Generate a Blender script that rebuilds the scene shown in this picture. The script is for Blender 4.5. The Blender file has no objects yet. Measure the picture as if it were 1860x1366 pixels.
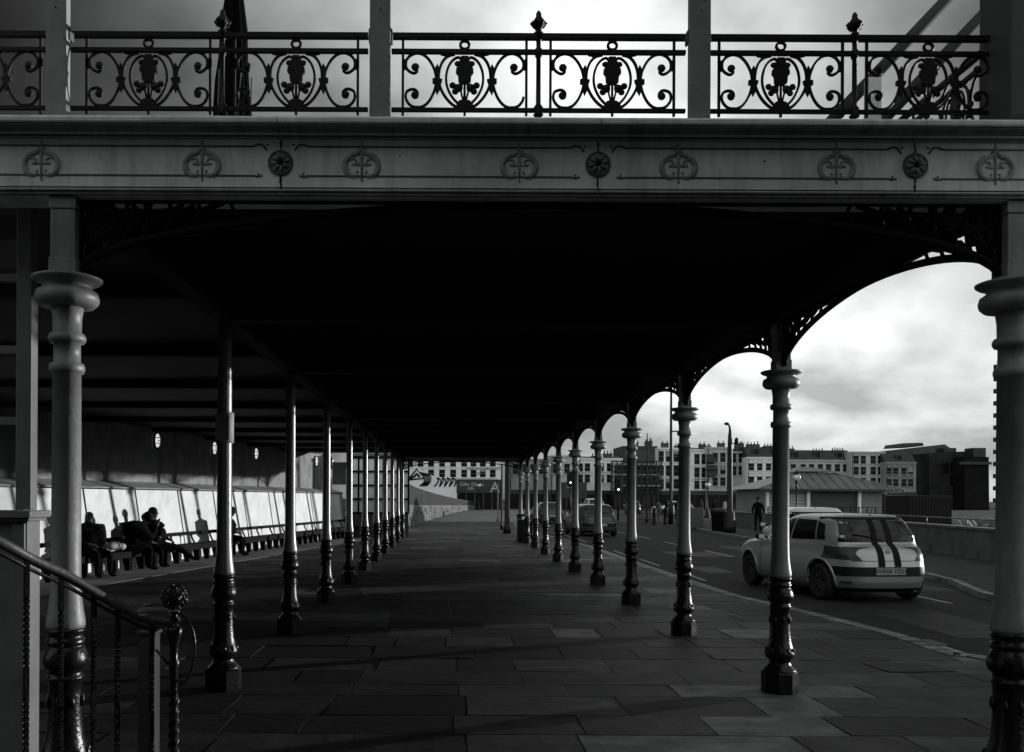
import bpy, bmesh, math, random
from mathutils import Vector, Matrix
random.seed(7)
C = bpy.context.scene.collection
scene = bpy.context.scene
R = math.radians
# ------------------------------------------------------------------ camera
F = 1650.0; HC = 1.6; VX, VY = 818.0, 905.0; ROLL = 0.0049
def P(px, py, Z):
    """photo pixel at depth Z -> world point"""
    dx = px-VX; dy = py-VY
    return Vector(((dx+ROLL*dy)/F*Z, Z, HC-(dy-ROLL*dx)/F*Z))
cam = bpy.data.cameras.new('camera'); co = bpy.data.objects.new('camera', cam); C.objects.link(co)
cam.sensor_width = 36; cam.sensor_fit = 'HORIZONTAL'; cam.lens = F/1860*36
cam.shift_x = (930-VX)/1860; cam.shift_y = (VY-683)/1860
cam.clip_start = .05; cam.clip_end = 3000
co.location = (0, 0, HC); co.rotation_euler = (R(90), -ROLL, 0)
scene.camera = co
scene.view_settings.view_transform = 'Standard'
scene.view_settings.look = 'None'
scene.view_settings.exposure = -0.35
scene.view_settings.gamma = 1
scene.cycles.max_bounces = 6
scene.cycles.diffuse_bounces = 3
# ------------------------------------------------------------------ sun + sky
SV = Vector((1, .50, 0)).normalized(); EL = math.atan(.077)
SV = Vector((SV.x*math.cos(EL), SV.y*math.cos(EL), math.sin(EL)))
sl = bpy.data.lights.new('sun', 'SUN'); sl.energy = 5.0; sl.angle = R(.8); sl.color = (1, .995, .985)
so = bpy.data.objects.new('sun', sl); C.objects.link(so); so.rotation_euler = SV.to_track_quat('Z', 'Y').to_euler()
w = bpy.data.worlds.new('World'); scene.world = w; w.use_nodes = True
nt = w.node_tree; nt.nodes.clear()
def N(t, **k):
    n = nt.nodes.new(t)
    for a, b in k.items(): setattr(n, a, b)
    return n
L = nt.links.new
def M_(op, a, b=None, c=None):
    n = N('ShaderNodeMath', operation=op)
    for i, v in enumerate((a, b, c)):
        if v is None: continue
        if isinstance(v, (int, float)): n.inputs[i].default_value = v
        else: L(v, n.inputs[i])
    return n.outputs[0]
tc = N('ShaderNodeTexCoord')
sky = N('ShaderNodeTexSky', sky_type='NISHITA'); sky.sun_disc = False
sky.sun_elevation = EL; sky.sun_rotation = math.atan2(SV.x, SV.y); sky.air_density = 1; sky.dust_density = 2
bw = N('ShaderNodeRGBToBW'); L(sky.outputs[0], bw.inputs[0])
skyl = M_('POWER', M_('MAXIMUM', bw.outputs[0], .02), .25)
def lobe(px, py, s):
    d = Vector((px-VX, F, VY-py)).normalized()
    n = N('ShaderNodeVectorMath', operation='DOT_PRODUCT'); L(tc.outputs['Generated'], n.inputs[0]); n.inputs[1].default_value = d
    return M_('EXPONENT', M_('MULTIPLY', M_('SUBTRACT', n.outputs['Value'], 1), 1/s**2))
sep = N('ShaderNodeSeparateXYZ'); L(tc.outputs['Generated'], sep.inputs[0])
zz = M_('ADD', M_('ABSOLUTE', sep.outputs[2]), .42)
cmb = N('ShaderNodeCombineXYZ'); L(M_('DIVIDE', sep.outputs[0], zz), cmb.inputs[0]); L(M_('DIVIDE', sep.outputs[1], zz), cmb.inputs[1])
nz = N('ShaderNodeTexNoise'); nz.inputs['Scale'].default_value = 3.3; nz.inputs['Detail'].default_value = 7; nz.inputs['Roughness'].default_value = .5
nz.inputs['Distortion'].default_value = .1
mp = N('ShaderNodeMapping'); mp.inputs['Location'].default_value = (3.1, 1.7, 0); L(cmb.outputs[0], mp.inputs[0]); L(mp.outputs[0], nz.inputs['Vector'])
mr = N('ShaderNodeMapRange'); mr.inputs[1].default_value = .36; mr.inputs[2].default_value = .62; mr.inputs[3].default_value = .48; mr.inputs[4].default_value = 1.16
L(nz.outputs['Fac'], mr.inputs[0])
base = M_('ADD', .17, M_('ADD', M_('MULTIPLY', lobe(1050, 60, .27), 1.2), M_('MULTIPLY', lobe(1500, 590, .20), .58)))
base = M_('MULTIPLY', base, M_('SUBTRACT', 1, M_('MULTIPLY', lobe(-80, 60, .26), .9)))
base = M_('MULTIPLY', base, M_('SUBTRACT', 1, M_('MULTIPLY', lobe(1900, 20, .16), .85)))
# pale open sky behind the viewpoint
back = N('ShaderNodeMapRange'); L(sep.outputs[1], back.inputs[0])
back.inputs[1].default_value = .2; back.inputs[2].default_value = -.4; back.inputs[3].default_value = 0; back.inputs[4].default_value = 1.1
base = M_('ADD', base, back.outputs[0])
tot = M_('MULTIPLY', M_('MULTIPLY', base, mr.outputs[0]), M_('MULTIPLY', skyl, 10.0))
cc = N('ShaderNodeCombineColor'); L(M_('MULTIPLY', tot, .985), cc.inputs[0]); L(tot, cc.inputs[1]); L(M_('MULTIPLY', tot, 1.0), cc.inputs[2])
bg = N('ShaderNodeBackground'); bg.inputs[1].default_value = .1; L(cc.outputs[0], bg.inputs[0])
ow = N('ShaderNodeOutputWorld'); L(bg.outputs[0], ow.inputs[0])

# ------------------------------------------------------------------ materials
def mat(name, v, rough=.6, metal=0.0, var=0.0, vs=4.0, bump=0.0, bs=40.0, spec=.5, chips=None, emit=0):
    m = bpy.data.materials.new(name); m.use_nodes = True; t = m.node_tree; b = t.nodes['Principled BSDF']
    col = (v*.975, v, v, 1)
    b.inputs['Base Color'].default_value = col; b.inputs['Roughness'].default_value = rough; b.inputs['Metallic'].default_value = metal
    b.inputs['Specular IOR Level'].default_value = spec
    tcn = t.nodes.new('ShaderNodeTexCoord')
    if var > 0:
        n = t.nodes.new('ShaderNodeTexNoise'); n.inputs['Scale'].default_value = vs; n.inputs['Detail'].default_value = 8; n.inputs['Roughness'].default_value = .65
        t.links.new(tcn.outputs['Object'], n.inputs['Vector'])
        r = t.nodes.new('ShaderNodeValToRGB'); r.color_ramp.elements[0].position = .32; r.color_ramp.elements[1].position = .68
        lo, hi = v*(1-var), v*(1+var*.5)
        r.color_ramp.elements[0].color = (lo*.975, lo, lo, 1); r.color_ramp.elements[1].color = (hi*.975, hi, hi, 1)
        t.links.new(n.outputs['Fac'], r.inputs[0]); out = r.outputs[0]
        if chips:
            n2 = t.nodes.new('ShaderNodeTexNoise'); n2.inputs['Scale'].default_value = 14; n2.inputs['Detail'].default_value = 9; n2.inputs['Roughness'].default_value = .7
            t.links.new(tcn.outputs['Object'], n2.inputs['Vector'])
            r2 = t.nodes.new('ShaderNodeValToRGB'); r2.color_ramp.elements[0].position = chips; r2.color_ramp.elements[1].position = chips+.02
            t.links.new(n2.outputs['Fac'], r2.inputs[0])
            mx = t.nodes.new('ShaderNodeMix'); mx.data_type = 'RGBA'
            t.links.new(r2.outputs[0], mx.inputs[0]); t.links.new(out, mx.inputs[6]); mx.inputs[7].default_value = (.05, .052, .052, 1)
            out = mx.outputs[2]
        t.links.new(out, b.inputs['Base Color'])
    if bump > 0:
        n = t.nodes.new('ShaderNodeTexNoise'); n.inputs['Scale'].default_value = bs; n.inputs['Detail'].default_value = 6
        t.links.new(tcn.outputs['Object'], n.inputs['Vector'])
        bp = t.nodes.new('ShaderNodeBump'); bp.inputs['Strength'].default_value = bump; bp.inputs['Distance'].default_value = .01
        t.links.new(n.outputs['Fac'], bp.inputs['Height']); t.links.new(bp.outputs[0], b.inputs['Normal'])
    if emit:
        b.inputs['Emission Color'].default_value = (1, 1, 1, 1); b.inputs['Emission Strength'].default_value = emit
    return m
M = dict(
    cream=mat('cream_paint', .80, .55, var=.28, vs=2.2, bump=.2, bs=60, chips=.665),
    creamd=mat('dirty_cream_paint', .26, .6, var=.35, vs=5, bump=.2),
    shaft=mat('white_column_paint', .21, .5, var=.25, vs=6, bump=.2, bs=30, chips=.655), shaft2=mat('shaded_column_paint', .15, .33, spec=.9, var=.25, vs=6, bump=.2, bs=30, chips=.66), post=mat('worn_post_paint', .26, .7, var=.3, vs=5, bump=.2, chips=.66),  # shaft2: darker copy of the column paint, with interior shade put into it
    line=mat('dirty_groove', .10, .8, var=.3, vs=20),
    black=mat('black_gloss_paint', .008, .27, var=.5, vs=30, bump=.3, bs=60, spec=.3),
    iron=mat('black_iron', .006, .5, bump=.2, bs=80, spec=.25),
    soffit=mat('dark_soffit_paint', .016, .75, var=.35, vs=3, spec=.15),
    rib=mat('shaded_rib_paint', .008, .8, spec=.08), soffit2=mat('dark_beam_paint', .013, .65, var=.3, vs=3, spec=.2),  # rib: shade on the backlit arches and beams is put into this tone
    deck=mat('roof_asphalt', .08, .9, var=.3, vs=3),
    kerb=mat('granite_kerb', .20, .85, var=.75, vs=2.3, bump=.4, spec=.2),
    tarmac=mat('tarmac', .024, .9, var=.4, vs=1.5, bump=.5, bs=150, spec=.15),
    paint=mat('road_paint', .24, .7, var=.5, vs=9),
    concrete=mat('pale_concrete', .10, .85, var=.3, vs=2, bump=.2),
    palestrip=mat('pale_strip', .22, .9, var=.35, vs=1.5),
    sand=mat('dark_shore', .03, .95, var=.5, vs=.15, spec=.05),
    farpave=mat('far_paving', .045, .9, var=.35, vs=1.2, spec=.1),
    wallw=mat('white_wall_panel', .76, .7, var=.13, vs=1.2, bump=.1),
    wallg=mat('grey_wall_render', .26, .8, var=.3, vs=1.3),
    walld=mat('upper_wall_paint', .22, .8, var=.3, vs=2),
    wood=mat('dark_bench_wood', .006, .8, var=.4, vs=10, spec=.08),
    glass=mat('dark_glass', .006, .08, spec=.35), scrn=mat('screen_paint', .12, .6, var=.3, vs=4),
    rubber=mat('tyre_rubber', .015, .85),
    rim=mat('alloy_rim', .05, .45, metal=.6),
    silver=mat('silver_car_paint', .40, .40, metal=.55, var=.06, vs=3),
    white=mat('white_car_paint', .6, .25),
    darkcar=mat('dark_car_paint', .05, .2),
    plastic=mat('black_plastic', .008, .6, spec=.2),
    lens=mat('tail_light_lens', .035, .25, spec=.3),
    plate=mat('plate_yellow', .30, .4),
    ink=mat('black_ink', .006, .7, spec=.15),
    sign=mat('white_lettering', .75, .6),
    cloth=mat('dark_cloth', .005, .95, bump=.3, spec=.05), cloth2=mat('grey_cloth', .04, .9), pale=mat('pale_cloth', .35, .9, bump=.3),
    skin=mat('skin', .07, .7, spec=.2), hair=mat('dark_hair', .005, .8, spec=.1),
    stone=mat('rubble_stone', .13, .9, var=.6, vs=1.6, bump=.8, bs=6),
    f1=mat('stucco_white', .78, .8, var=.15, vs=.4), f2=mat('stucco_grey', .45, .8, var=.2, vs=.4), f3=mat('stucco_dull', .25, .8, var=.25, vs=.4),
    brick=mat('dark_brick', .07, .9, var=.35, vs=.6), hrail=mat('worn_rail_paint', .06, .5, var=.5, vs=20, bump=.2), pole=mat('grey_pole', .06, .85, spec=.1), dk1=mat('dark_hall_brick', .03, .9, var=.5, vs=.3, spec=.1), dk2=mat('dark_hall_wall', .012, .9, var=.5, vs=.3, spec=.1), dkr=mat('dark_hall_roof', .07, .8, var=.4, vs=.2, spec=.2), relief=mat('relief_shade_paint', .33, .6, var=.3, vs=30), slate=mat('slate_roof', .035, .7, var=.4, vs=.8), shop=mat('shopfront_dark', .018, .5, var=.6, vs=.7),  # dk1, dk2, dkr: mottled darker tones for the theatre
    pane=mat('window_pane', .008, .2, spec=.12), lead=mat('grey_metal_roof', .14, .5, var=.3, vs=.8), shutter=mat('roller_shutter', .05, .6),
    lampglass=mat('lamp_glass', .75, .2, emit=0.9), globe=mat('opal_globe', .7, .2),
    signal=mat('signal_lens', .6, .2, emit=1.3), scaf=mat('scaffold_tube', .10, .5), board=mat('scaffold_board', .32, .8),
)
def brickmat(name, cols, mortar, sx, sy, bw_, bh, ms, swap=False, rough=.8, extra=.35, smear=2.5):
    m = bpy.data.materials.new(name); m.use_nodes = True; t = m.node_tree; b = t.nodes['Principled BSDF']; n = t.nodes.new
    tcn = n('ShaderNodeTexCoord'); br = n('ShaderNodeTexBrick'); t.links.new(tcn.outputs['Object'], br.inputs['Vector'])
    br.inputs['Scale'].default_value = 1; br.inputs['Brick Width'].default_value = bw_; br.inputs['Row Height'].default_value = bh
    br.inputs['Mortar Size'].default_value = ms; br.inputs['Mortar Smooth'].default_value = .3; br.offset = .37; br.offset_frequency = 2; br.squash = .72; br.squash_frequency = 3
    br.inputs['Color1'].default_value = (cols[0],)*3+(1,); br.inputs['Color2'].default_value = (cols[1],)*3+(1,); br.inputs['Mortar'].default_value = (mortar,)*3+(1,)
    ns = n('ShaderNodeTexNoise'); ns.inputs['Scale'].default_value = smear; ns.inputs['Detail'].default_value = 9; ns.inputs['Roughness'].default_value = .7
    t.links.new(tcn.outputs['Object'], ns.inputs['Vector'])
    mrn = n('ShaderNodeMapRange'); mrn.inputs[1].default_value = .3; mrn.inputs[2].default_value = .7; mrn.inputs[3].default_value = 1-extra; mrn.inputs[4].default_value = 1+extra
    t.links.new(ns.outputs['Fac'], mrn.inputs[0])
    vm = n('ShaderNodeVectorMath'); vm.operation = 'SCALE'; t.links.new(br.outputs['Color'], vm.inputs[0]); t.links.new(mrn.outputs[0], vm.inputs['Scale'])
    t.links.new(vm.outputs[0], b.inputs['Base Color']); b.inputs['Specular IOR Level'].default_value = .25
    rr = n('ShaderNodeMapRange'); rr.inputs[3].default_value = rough-.25; rr.inputs[4].default_value = rough+.1; t.links.new(ns.outputs['Fac'], rr.inputs[0]); t.links.new(rr.outputs[0], b.inputs['Roughness'])
    bp = n('ShaderNodeBump'); bp.inputs['Strength'].default_value = .6; bp.inputs['Distance'].default_value = .012; bp.invert = True
    nb = n('ShaderNodeTexNoise'); nb.inputs['Scale'].default_value = 25; nb.inputs['Detail'].default_value = 5; t.links.new(tcn.outputs['Object'], nb.inputs['Vector'])
    ad = n('ShaderNodeMath'); ad.operation = 'MULTIPLY_ADD'; ad.inputs[1].default_value = .25
    t.links.new(nb.outputs['Fac'], ad.inputs[0]); t.links.new(br.outputs['Fac'], ad.inputs[2])
    t.links.new(ad.outputs[0], bp.inputs['Height']); t.links.new(bp.outputs[0], b.inputs['Normal'])
    return m
def streak(m, lo=.55):
    t = m.node_tree; b = t.nodes['Principled BSDF']; src = b.inputs['Base Color'].links[0].from_socket
    tcn = t.nodes.new('ShaderNodeTexCoord'); mpn = t.nodes.new('ShaderNodeMapping'); mpn.inputs['Scale'].default_value = (9, 1, .9); t.links.new(tcn.outputs['Object'], mpn.inputs[0])
    n = t.nodes.new('ShaderNodeTexNoise'); n.inputs['Scale'].default_value = 1.6; n.inputs['Detail'].default_value = 8; n.inputs['Roughness'].default_value = .7; t.links.new(mpn.outputs[0], n.inputs['Vector'])
    r = t.nodes.new('ShaderNodeMapRange'); r.inputs[1].default_value = .35; r.inputs[2].default_value = .55; r.inputs[3].default_value = lo; r.inputs[4].default_value = 1; t.links.new(n.outputs['Fac'], r.inputs[0])
    v = t.nodes.new('ShaderNodeVectorMath'); v.operation = 'SCALE'; t.links.new(src, v.inputs[0]); t.links.new(r.outputs[0], v.inputs['Scale']); t.links.new(v.outputs[0], b.inputs['Base Color'])
streak(M['cream'], .75); streak(M['creamd'], .5); streak(M['wallw'], .82); streak(M['walld'], .6); streak(M['wallg'], .7); streak(M['shaft'], .7); streak(M['concrete'], .6)
M['slabs'] = brickmat('york_stone_slabs', (.016, .055), .003, 1, 1, 1.02, .60, .011, rough=.62, extra=.5)
for i_, v_ in enumerate((.018,.029,.042,.062,.13)): M['slab%d' % i_] = mat('stone_slab_%s' % 'abcde'[i_], v_, .72, var=.55, vs=3.2, bump=.35, bs=14, spec=.14)
M['brickpatch'] = brickmat('dark_patch_bricks', (.02, .03), .01, 1, 1, .2, .1, .006)

# ------------------------------------------------------------------ mesh builder
class MB:
    def __init__(s): s.v = []; s.f = []; s.m = []; s.sm = []
    def add(s, vs, fs, mi=0, smooth=False):
        o = len(s.v); s.v += [tuple(x) for x in vs]
        for f in fs: s.f.append([o+i for i in f]); s.m.append(mi); s.sm.append(smooth)
        return s
    def box(s, a, b, mi=0):
        x0, x1 = sorted((a[0], b[0])); y0, y1 = sorted((a[1], b[1])); z0, z1 = sorted((a[2], b[2]))
        return s.add([(x0,y0,z0),(x1,y0,z0),(x1,y1,z0),(x0,y1,z0),(x0,y0,z1),(x1,y0,z1),(x1,y1,z1),(x0,y1,z1)],
                     [(3,2,1,0),(4,5,6,7),(0,1,5,4),(1,2,6,5),(2,3,7,6),(3,0,4,7)], mi)
    def cbox(s, c, d, mi=0): return s.box([c[i]-d[i]/2 for i in range(3)], [c[i]+d[i]/2 for i in range(3)], mi)
    def lathe(s, prof, c=(0,0,0), n=20, mi=0, smooth=True, rot=0):
        vs = []; fs = []
        for r, z in prof:
            for i in range(n):
                a = 2*math.pi*i/n+rot; vs.append((c[0]+r*math.cos(a), c[1]+r*math.sin(a), c[2]+z))
        for k in range(len(prof)-1):
            for i in range(n): fs.append((k*n+i, k*n+(i+1)%n, (k+1)*n+(i+1)%n, (k+1)*n+i))
        fs.append(tuple(range(n))[::-1]); fs.append(tuple((len(prof)-1)*n+i for i in range(n)))
        return s.add(vs, fs, mi, smooth)
    def tube(s, pts, r, n=6, mi=0, smooth=True, closed=False):
        pts = [Vector(p) for p in pts]; k = len(pts); rs = r if isinstance(r, (list, tuple)) else [r]*k
        vs = []; fs = []; up = None
        for i, p in enumerate(pts):
            if closed: d = pts[(i+1) % k]-pts[i-1]
            else: d = (pts[min(i+1, k-1)]-pts[max(i-1, 0)])
            d = d.normalized() if d.length > 1e-9 else Vector((0,0,1))
            if up is None: up = Vector((0,0,1)) if abs(d.z) < .9 else Vector((1,0,0))
            x = d.cross(up)
            if x.length < 1e-4: up = Vector((0,1,0)); x = d.cross(up)
            x.normalize(); y = x.cross(d).normalized(); up = y
            for j in range(n):
                a = 2*math.pi*j/n; vs.append(p+x*math.cos(a)*rs[i]+y*math.sin(a)*rs[i])
        for i in range(k if closed else k-1):
            for j in range(n): fs.append((i*n+j, i*n+(j+1)%n, ((i+1)%k)*n+(j+1)%n, ((i+1)%k)*n+j))
        if not closed: fs.append(tuple(range(n))[::-1]); fs.append(tuple((k-1)*n+j for j in range(n)))
        return s.add(vs, fs, mi, smooth)
    def prism(s, poly, y0, y1, mi=0):
        """poly in (x,z) extruded along y"""
        n = len(poly); vs = [(x, y0, z) for x, z in poly]+[(x, y1, z) for x, z in poly]
        fs = [tuple(range(n)), tuple(range(2*n-1, n-1, -1))]+[(i, i+n, (i+1)%n+n, (i+1)%n) for i in range(n)]
        return s.add(vs, fs, mi)
    def sweepx(s, prof, x0, x1, mi=0, mis=None):
        """prof in (y,z) extruded along x"""
        n = len(prof); o = len(s.v); s.v += [(x0, y, z) for y, z in prof]+[(x1, y, z) for y, z in prof]
        for i in range(n):
            s.f.append([o+i, o+(i+1)%n, o+(i+1)%n+n, o+i+n]); s.m.append(mis[i] if mis else mi); s.sm.append(False)
        s.f.append([o+i for i in range(n)][::-1]); s.m.append(mi); s.sm.append(False)
        s.f.append([o+n+i for i in range(n)]); s.m.append(mi); s.sm.append(False)
        return s
    def sheet(s, poly, z0, z1, mi=0):
        n = len(poly); vs = [(x, y, z0) for x, y in poly]+[(x, y, z1) for x, y in poly]
        return s.add(vs, [tuple(range(n))[::-1], tuple(range(n, 2*n))]+[(i, (i+1)%n, (i+1)%n+n, i+n) for i in range(n)], mi)
    def ball(s, c, r, n=10, mi=0, sc=(1,1,1)):
        prof = []; vs = []; fs = []; m_ = n//2+1
        for i in range(m_+1):
            t = math.pi*i/m_
            for j in range(n):
                a = 2*math.pi*j/n; vs.append((c[0]+r*sc[0]*math.sin(t)*math.cos(a), c[1]+r*sc[1]*math.sin(t)*math.sin(a), c[2]-r*sc[2]*math.cos(t)))
        for i in range(m_):
            for j in range(n): fs.append((i*n+j, i*n+(j+1)%n, (i+1)*n+(j+1)%n, (i+1)*n+j))
        return s.add(vs, fs, mi, True)
    def build(s, name, mats, parent=None, bevel=0):
        me = bpy.data.meshes.new(name); me.from_pydata(s.v, [], s.f)
        if not isinstance(mats, (list, tuple)): mats = [mats]
        for m in mats: me.materials.append(M[m] if isinstance(m, str) else m)
        me.polygons.foreach_set('material_index', s.m); me.polygons.foreach_set('use_smooth', s.sm)
        bm = bmesh.new(); bm.from_mesh(me); bmesh.ops.recalc_face_normals(bm, faces=bm.faces); bm.to_mesh(me); bm.free(); me.update()
        o = bpy.data.objects.new(name, me); C.objects.link(o)
        if parent: o.parent = parent
        if bevel:
            b = o.modifiers.new('bevel', 'BEVEL'); b.width = bevel; b.segments = 2; b.limit_method = 'ANGLE'; b.angle_limit = R(40)
        return o
class BT(MB):
    def tube(s, pts, r, *a, **k):
        return MB.tube(s, pts, [q*1.35 for q in r] if isinstance(r, (list, tuple)) else r*1.35, *a, **k)
def tag(o, label=None, cat=None, group=None, kind=None):
    if label: o['label'] = label
    if cat: o['category'] = cat
    if group: o['group'] = group
    if kind: o['kind'] = kind
    return o
def thing(name, label, cat, loc=(0,0,0), rz=0, group=None):
    o = bpy.data.objects.new(name, None); C.objects.link(o); o.location = loc; o.rotation_euler = (0,0,rz); o.empty_display_size = .2
    return tag(o, label, cat, group)
KIDS = {}
def copy_tree(o, parent=None, top=True):
    c = o.copy(); C.objects.link(c)
    if parent: c.parent = parent
    for ch in [x for x in C.objects if x.parent == o]: copy_tree(ch, c, False)
    return c
def recopy(o, loc, rz, label, group=None, scale=None):
    c = copy_tree(o); c.location = loc; c.rotation_euler = (0,0,rz); c['label'] = label
    if group: c['group'] = group
    if scale: c.scale = scale
    return c
def text(name, body, size, m, parent, mtx, ext=.004, label=None):
    cu = bpy.data.curves.new(name, 'FONT'); cu.body = body; cu.size = size; cu.extrude = ext; cu.align_x = 'CENTER'; cu.align_y = 'CENTER'
    t = bpy.data.objects.new(name, cu); C.objects.link(t)
    dg = bpy.context.evaluated_depsgraph_get(); me = bpy.data.meshes.new_from_object(t.evaluated_get(dg)); bpy.data.objects.remove(t)
    me.transform(mtx); me.materials.clear(); me.materials.append(M[m]); o = bpy.data.objects.new(name, me); C.objects.link(o)
    if parent: o.parent = parent
    return o
def smooth_path(pts, n=6):
    """Catmull-Rom"""
    pts = [Vector(p) for p in pts]; out = []
    for i in range(len(pts)-1):
        p0 = pts[max(i-1,0)]; p1 = pts[i]; p2 = pts[i+1]; p3 = pts[min(i+2, len(pts)-1)]
        for k in range(n):
            t = k/n; out.append(.5*((2*p1)+(-p0+p2)*t+(2*p0-5*p1+4*p2-p3)*t*t+(-p0+3*p1-3*p2+p3)*t**3))
    out.append(pts[-1]); return out

# ------------------------------------------------------------------ layout numbers
Z0, S, NB = 4.46, 3.12, 10
XR, XL = 2.755, -1.885
ZK = [Z0+S*k for k in range(NB+1)]
ZG = 3.06                                  # underside of girders
def XW(Z): return -10.7+.165*Z             # foot of the shelter's back wall

# ------------------------------------------------------------------ ground, road, pavements
MB().sheet([(-900,-300),(900,-300),(900,1500),(-900,1500)], -.5, -.16).build('ground', 'sand')['kind'] = 'structure'
near_kerb = [(5.6,-30),(5.45,2),(5.43,8.6),(5.16,9.5),(5.2,11),(4.9,13.5),(4.55,16.5),(4.5,25),(4.5,33),(4.0,42),(3.7,50),(4.4,62),(7,85),(12,118)]
nk = [(p.x, p.y) for p in smooth_path([(x,y,0) for x,y in near_kerb], 5)]
far_kerb = [(8.2,-30),(8.8,10),(10.6,20),(12.4,35),(13.4,46),(15.2,56),(20,66),(40,80),(90,92)]
fk = [(p.x, p.y) for p in smooth_path([(x,y,0) for x,y in far_kerb], 5)]
MB().sheet([(-12,-30)]+nk+[(12,133),(-12,133)], -.15, -.006).build('pavement', 'slabs')['kind'] = 'structure'
def kerb_x(y):
    for a, b in zip(nk[:-1], nk[1:]):
        if a[1] <= y <= b[1]: return a[0]+(b[0]-a[0])*(y-a[1])/(b[1]-a[1])
    return nk[-1][0]
def slab_field():
    rnd = random.Random(21); mb = MB(); y = 1.0
    while y < 62:
        d = rnd.choice((.46,.54,.60,.66,.74)); x = -7.6+rnd.uniform(0,1)
        while True:
            ln = rnd.choice((.55,.75,.9,1.05,1.2,1.45)); x1 = x+ln; lim = min(kerb_x(y), kerb_x(y+d))-.01; last = x1 > lim-.35
            if last: x1 = lim
            g_ = .004+rnd.random()*.004; h = [.0+rnd.uniform(-.005,.004) for _ in range(4)]; r_ = rnd.random()
            tone = 0 if r_ < .2 else 1 if r_ < .5 else 2 if r_ < .75 else 3 if r_ < .93 else 4
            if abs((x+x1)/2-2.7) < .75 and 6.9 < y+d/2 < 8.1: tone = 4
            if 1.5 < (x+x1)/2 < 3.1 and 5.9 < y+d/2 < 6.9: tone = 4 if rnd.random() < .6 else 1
            a = (x+g_, y+g_, h[0]); b = (x1-g_, y+g_, h[1]); c = (x1-g_, y+d-g_, h[2]); e = (x+g_, y+d-g_, h[3])
            vs = [a, b, c, e]+[(p[0], p[1], -.03) for p in (a,b,c,e)]
            mb.add(vs, [(0,1,2,3),(0,4,5,1),(1,5,6,2),(2,6,7,3),(3,7,4,0)], tone)
            x = x1
            if last: break
        y += d
    return mb.build('paving_slabs', ['slab%d' % i for i in range(5)])
slab_field()['kind'] = 'structure'
def offset(pl, d):
    out = []
    for i, p in enumerate(pl):
        a = Vector(pl[max(i-1,0)]); b = Vector(pl[min(i+1,len(pl)-1)]); t = (b-a).normalized(); out.append((p[0]+t.y*d, p[1]-t.x*d))
    return out
def ribbon(pl, d0, d1, z0, z1, name, m, kind='structure'):
    a = offset(pl, d0); b = offset(pl, d1); mb = MB()
    for i in range(len(pl)-1): mb.sheet([a[i], b[i], b[i+1], a[i+1]], z0, z1)
    # one skin: keep only outer faces
    o = mb.build(name, m); bm = bmesh.new(); bm.from_mesh(o.data); bmesh.ops.remove_doubles(bm, verts=bm.verts, dist=1e-4)
    inner = [f for f in bm.faces if all(len(e.link_faces) > 2 for e in f.edges if e.calc_length() < abs(z1-z0)+1e-3) and abs(f.normal.z) < .5 and abs(f.calc_area()-abs(d1-d0)*abs(z1-z0)) < .35*abs(d1-d0)*abs(z1-z0)]
    bmesh.ops.delete(bm, geom=inner, context='FACES'); bm.to_mesh(o.data); bm.free()
    if kind: o['kind'] = kind
    return o
ribbon(nk, 0.0, .20, -.15, .004, 'kerb', 'kerb')
acc = 0; jm = MB(); oi = offset(nk, -.002); oo = offset(nk, .203)
for i in range(len(nk)-1):
    ln = (Vector(nk[i+1])-Vector(nk[i])).length; n_ = max(1, round(ln/.92))
    if nk[i][1] > 60: break
    for q in range(n_):
        t_ = q/n_; a = Vector(oi[i]).lerp(Vector(oi[i+1]), t_); b = Vector(oo[i]).lerp(Vector(oo[i+1]), t_); d = (Vector(nk[i+1])-Vector(nk[i])).normalized()*.006
        jm.sheet([tuple(a-d), tuple(b-d), tuple(b+d), tuple(a+d)], -.09, .0065)
jm.build('kerb_joints', 'ink')['kind'] = 'structure'
MB().sheet([(-12,-30),(130,-30),(130,150),(-12,150)], -.155, -.10).build('road', 'tarmac')['kind'] = 'structure'
ribbon(nk[:46], .30, .37, -.099, -.096, 'road_line', 'paint')
ribbon(nk[:46], .50, .57, -.099, -.096, 'road_line', 'paint')
mk = MB()
mid = [((a[0]*.52+b[0]*.48), (a[1]+b[1])/2) for a, b in zip(fk, nk)]
def dash(mb, x0, y0, x1, y1, w_=.09):
    d = Vector((x1-x0, y1-y0)).normalized()*w_/2; mb.sheet([(x0-d.y,y0+d.x),(x0+d.y,y0-d.x),(x1+d.y,y1-d.x),(x1-d.y,y1+d.x)], -.099, -.096)
for k in range(9):
    y = 9+6*k; dash(mk, 8.1+.012*y, y, 8.12+.012*(y+3.2), y+3.2)
for k in range(6):
    y = 19+4.2*k; dash(mk, 5.35, y, 5.38, y+2.4, .08)
mk.build('road_marking', 'paint')['kind'] = 'structure'
mb = MB(); rn = random.Random(5)
for x0, y0, x1, y1 in ((6.3,11.2,7.4,14.1),(8.6,17.0,9.6,24.0),(5.9,21.0,6.6,23.0),(6.8,27.0,8.4,29.5),(9.7,26,10.5,33)):
    mb.sheet([(x0+rn.uniform(-.1,.1),y0+rn.uniform(-.1,.1)),(x1,y0),(x1+rn.uniform(-.1,.1),y1),(x0,y1+rn.uniform(-.1,.1))], -.0995, -.0975)
mb.build('road_patch', 'slab1')['kind'] = 'structure'
mb = MB(); mb.box((5.48,10.6,-.0995), (5.86,11.1,-.094)); 
for i in range(6): mb.box((5.51+i*.06,10.64,-.094), (5.535+i*.06,11.06,-.090), 1)
tag(mb.build('road_drain', ['ink','scaf']), 'small barred road drain in the gutter near the kerb', 'drain')
far_side = [(60,-30),(60,60),(45,74)]
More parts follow.
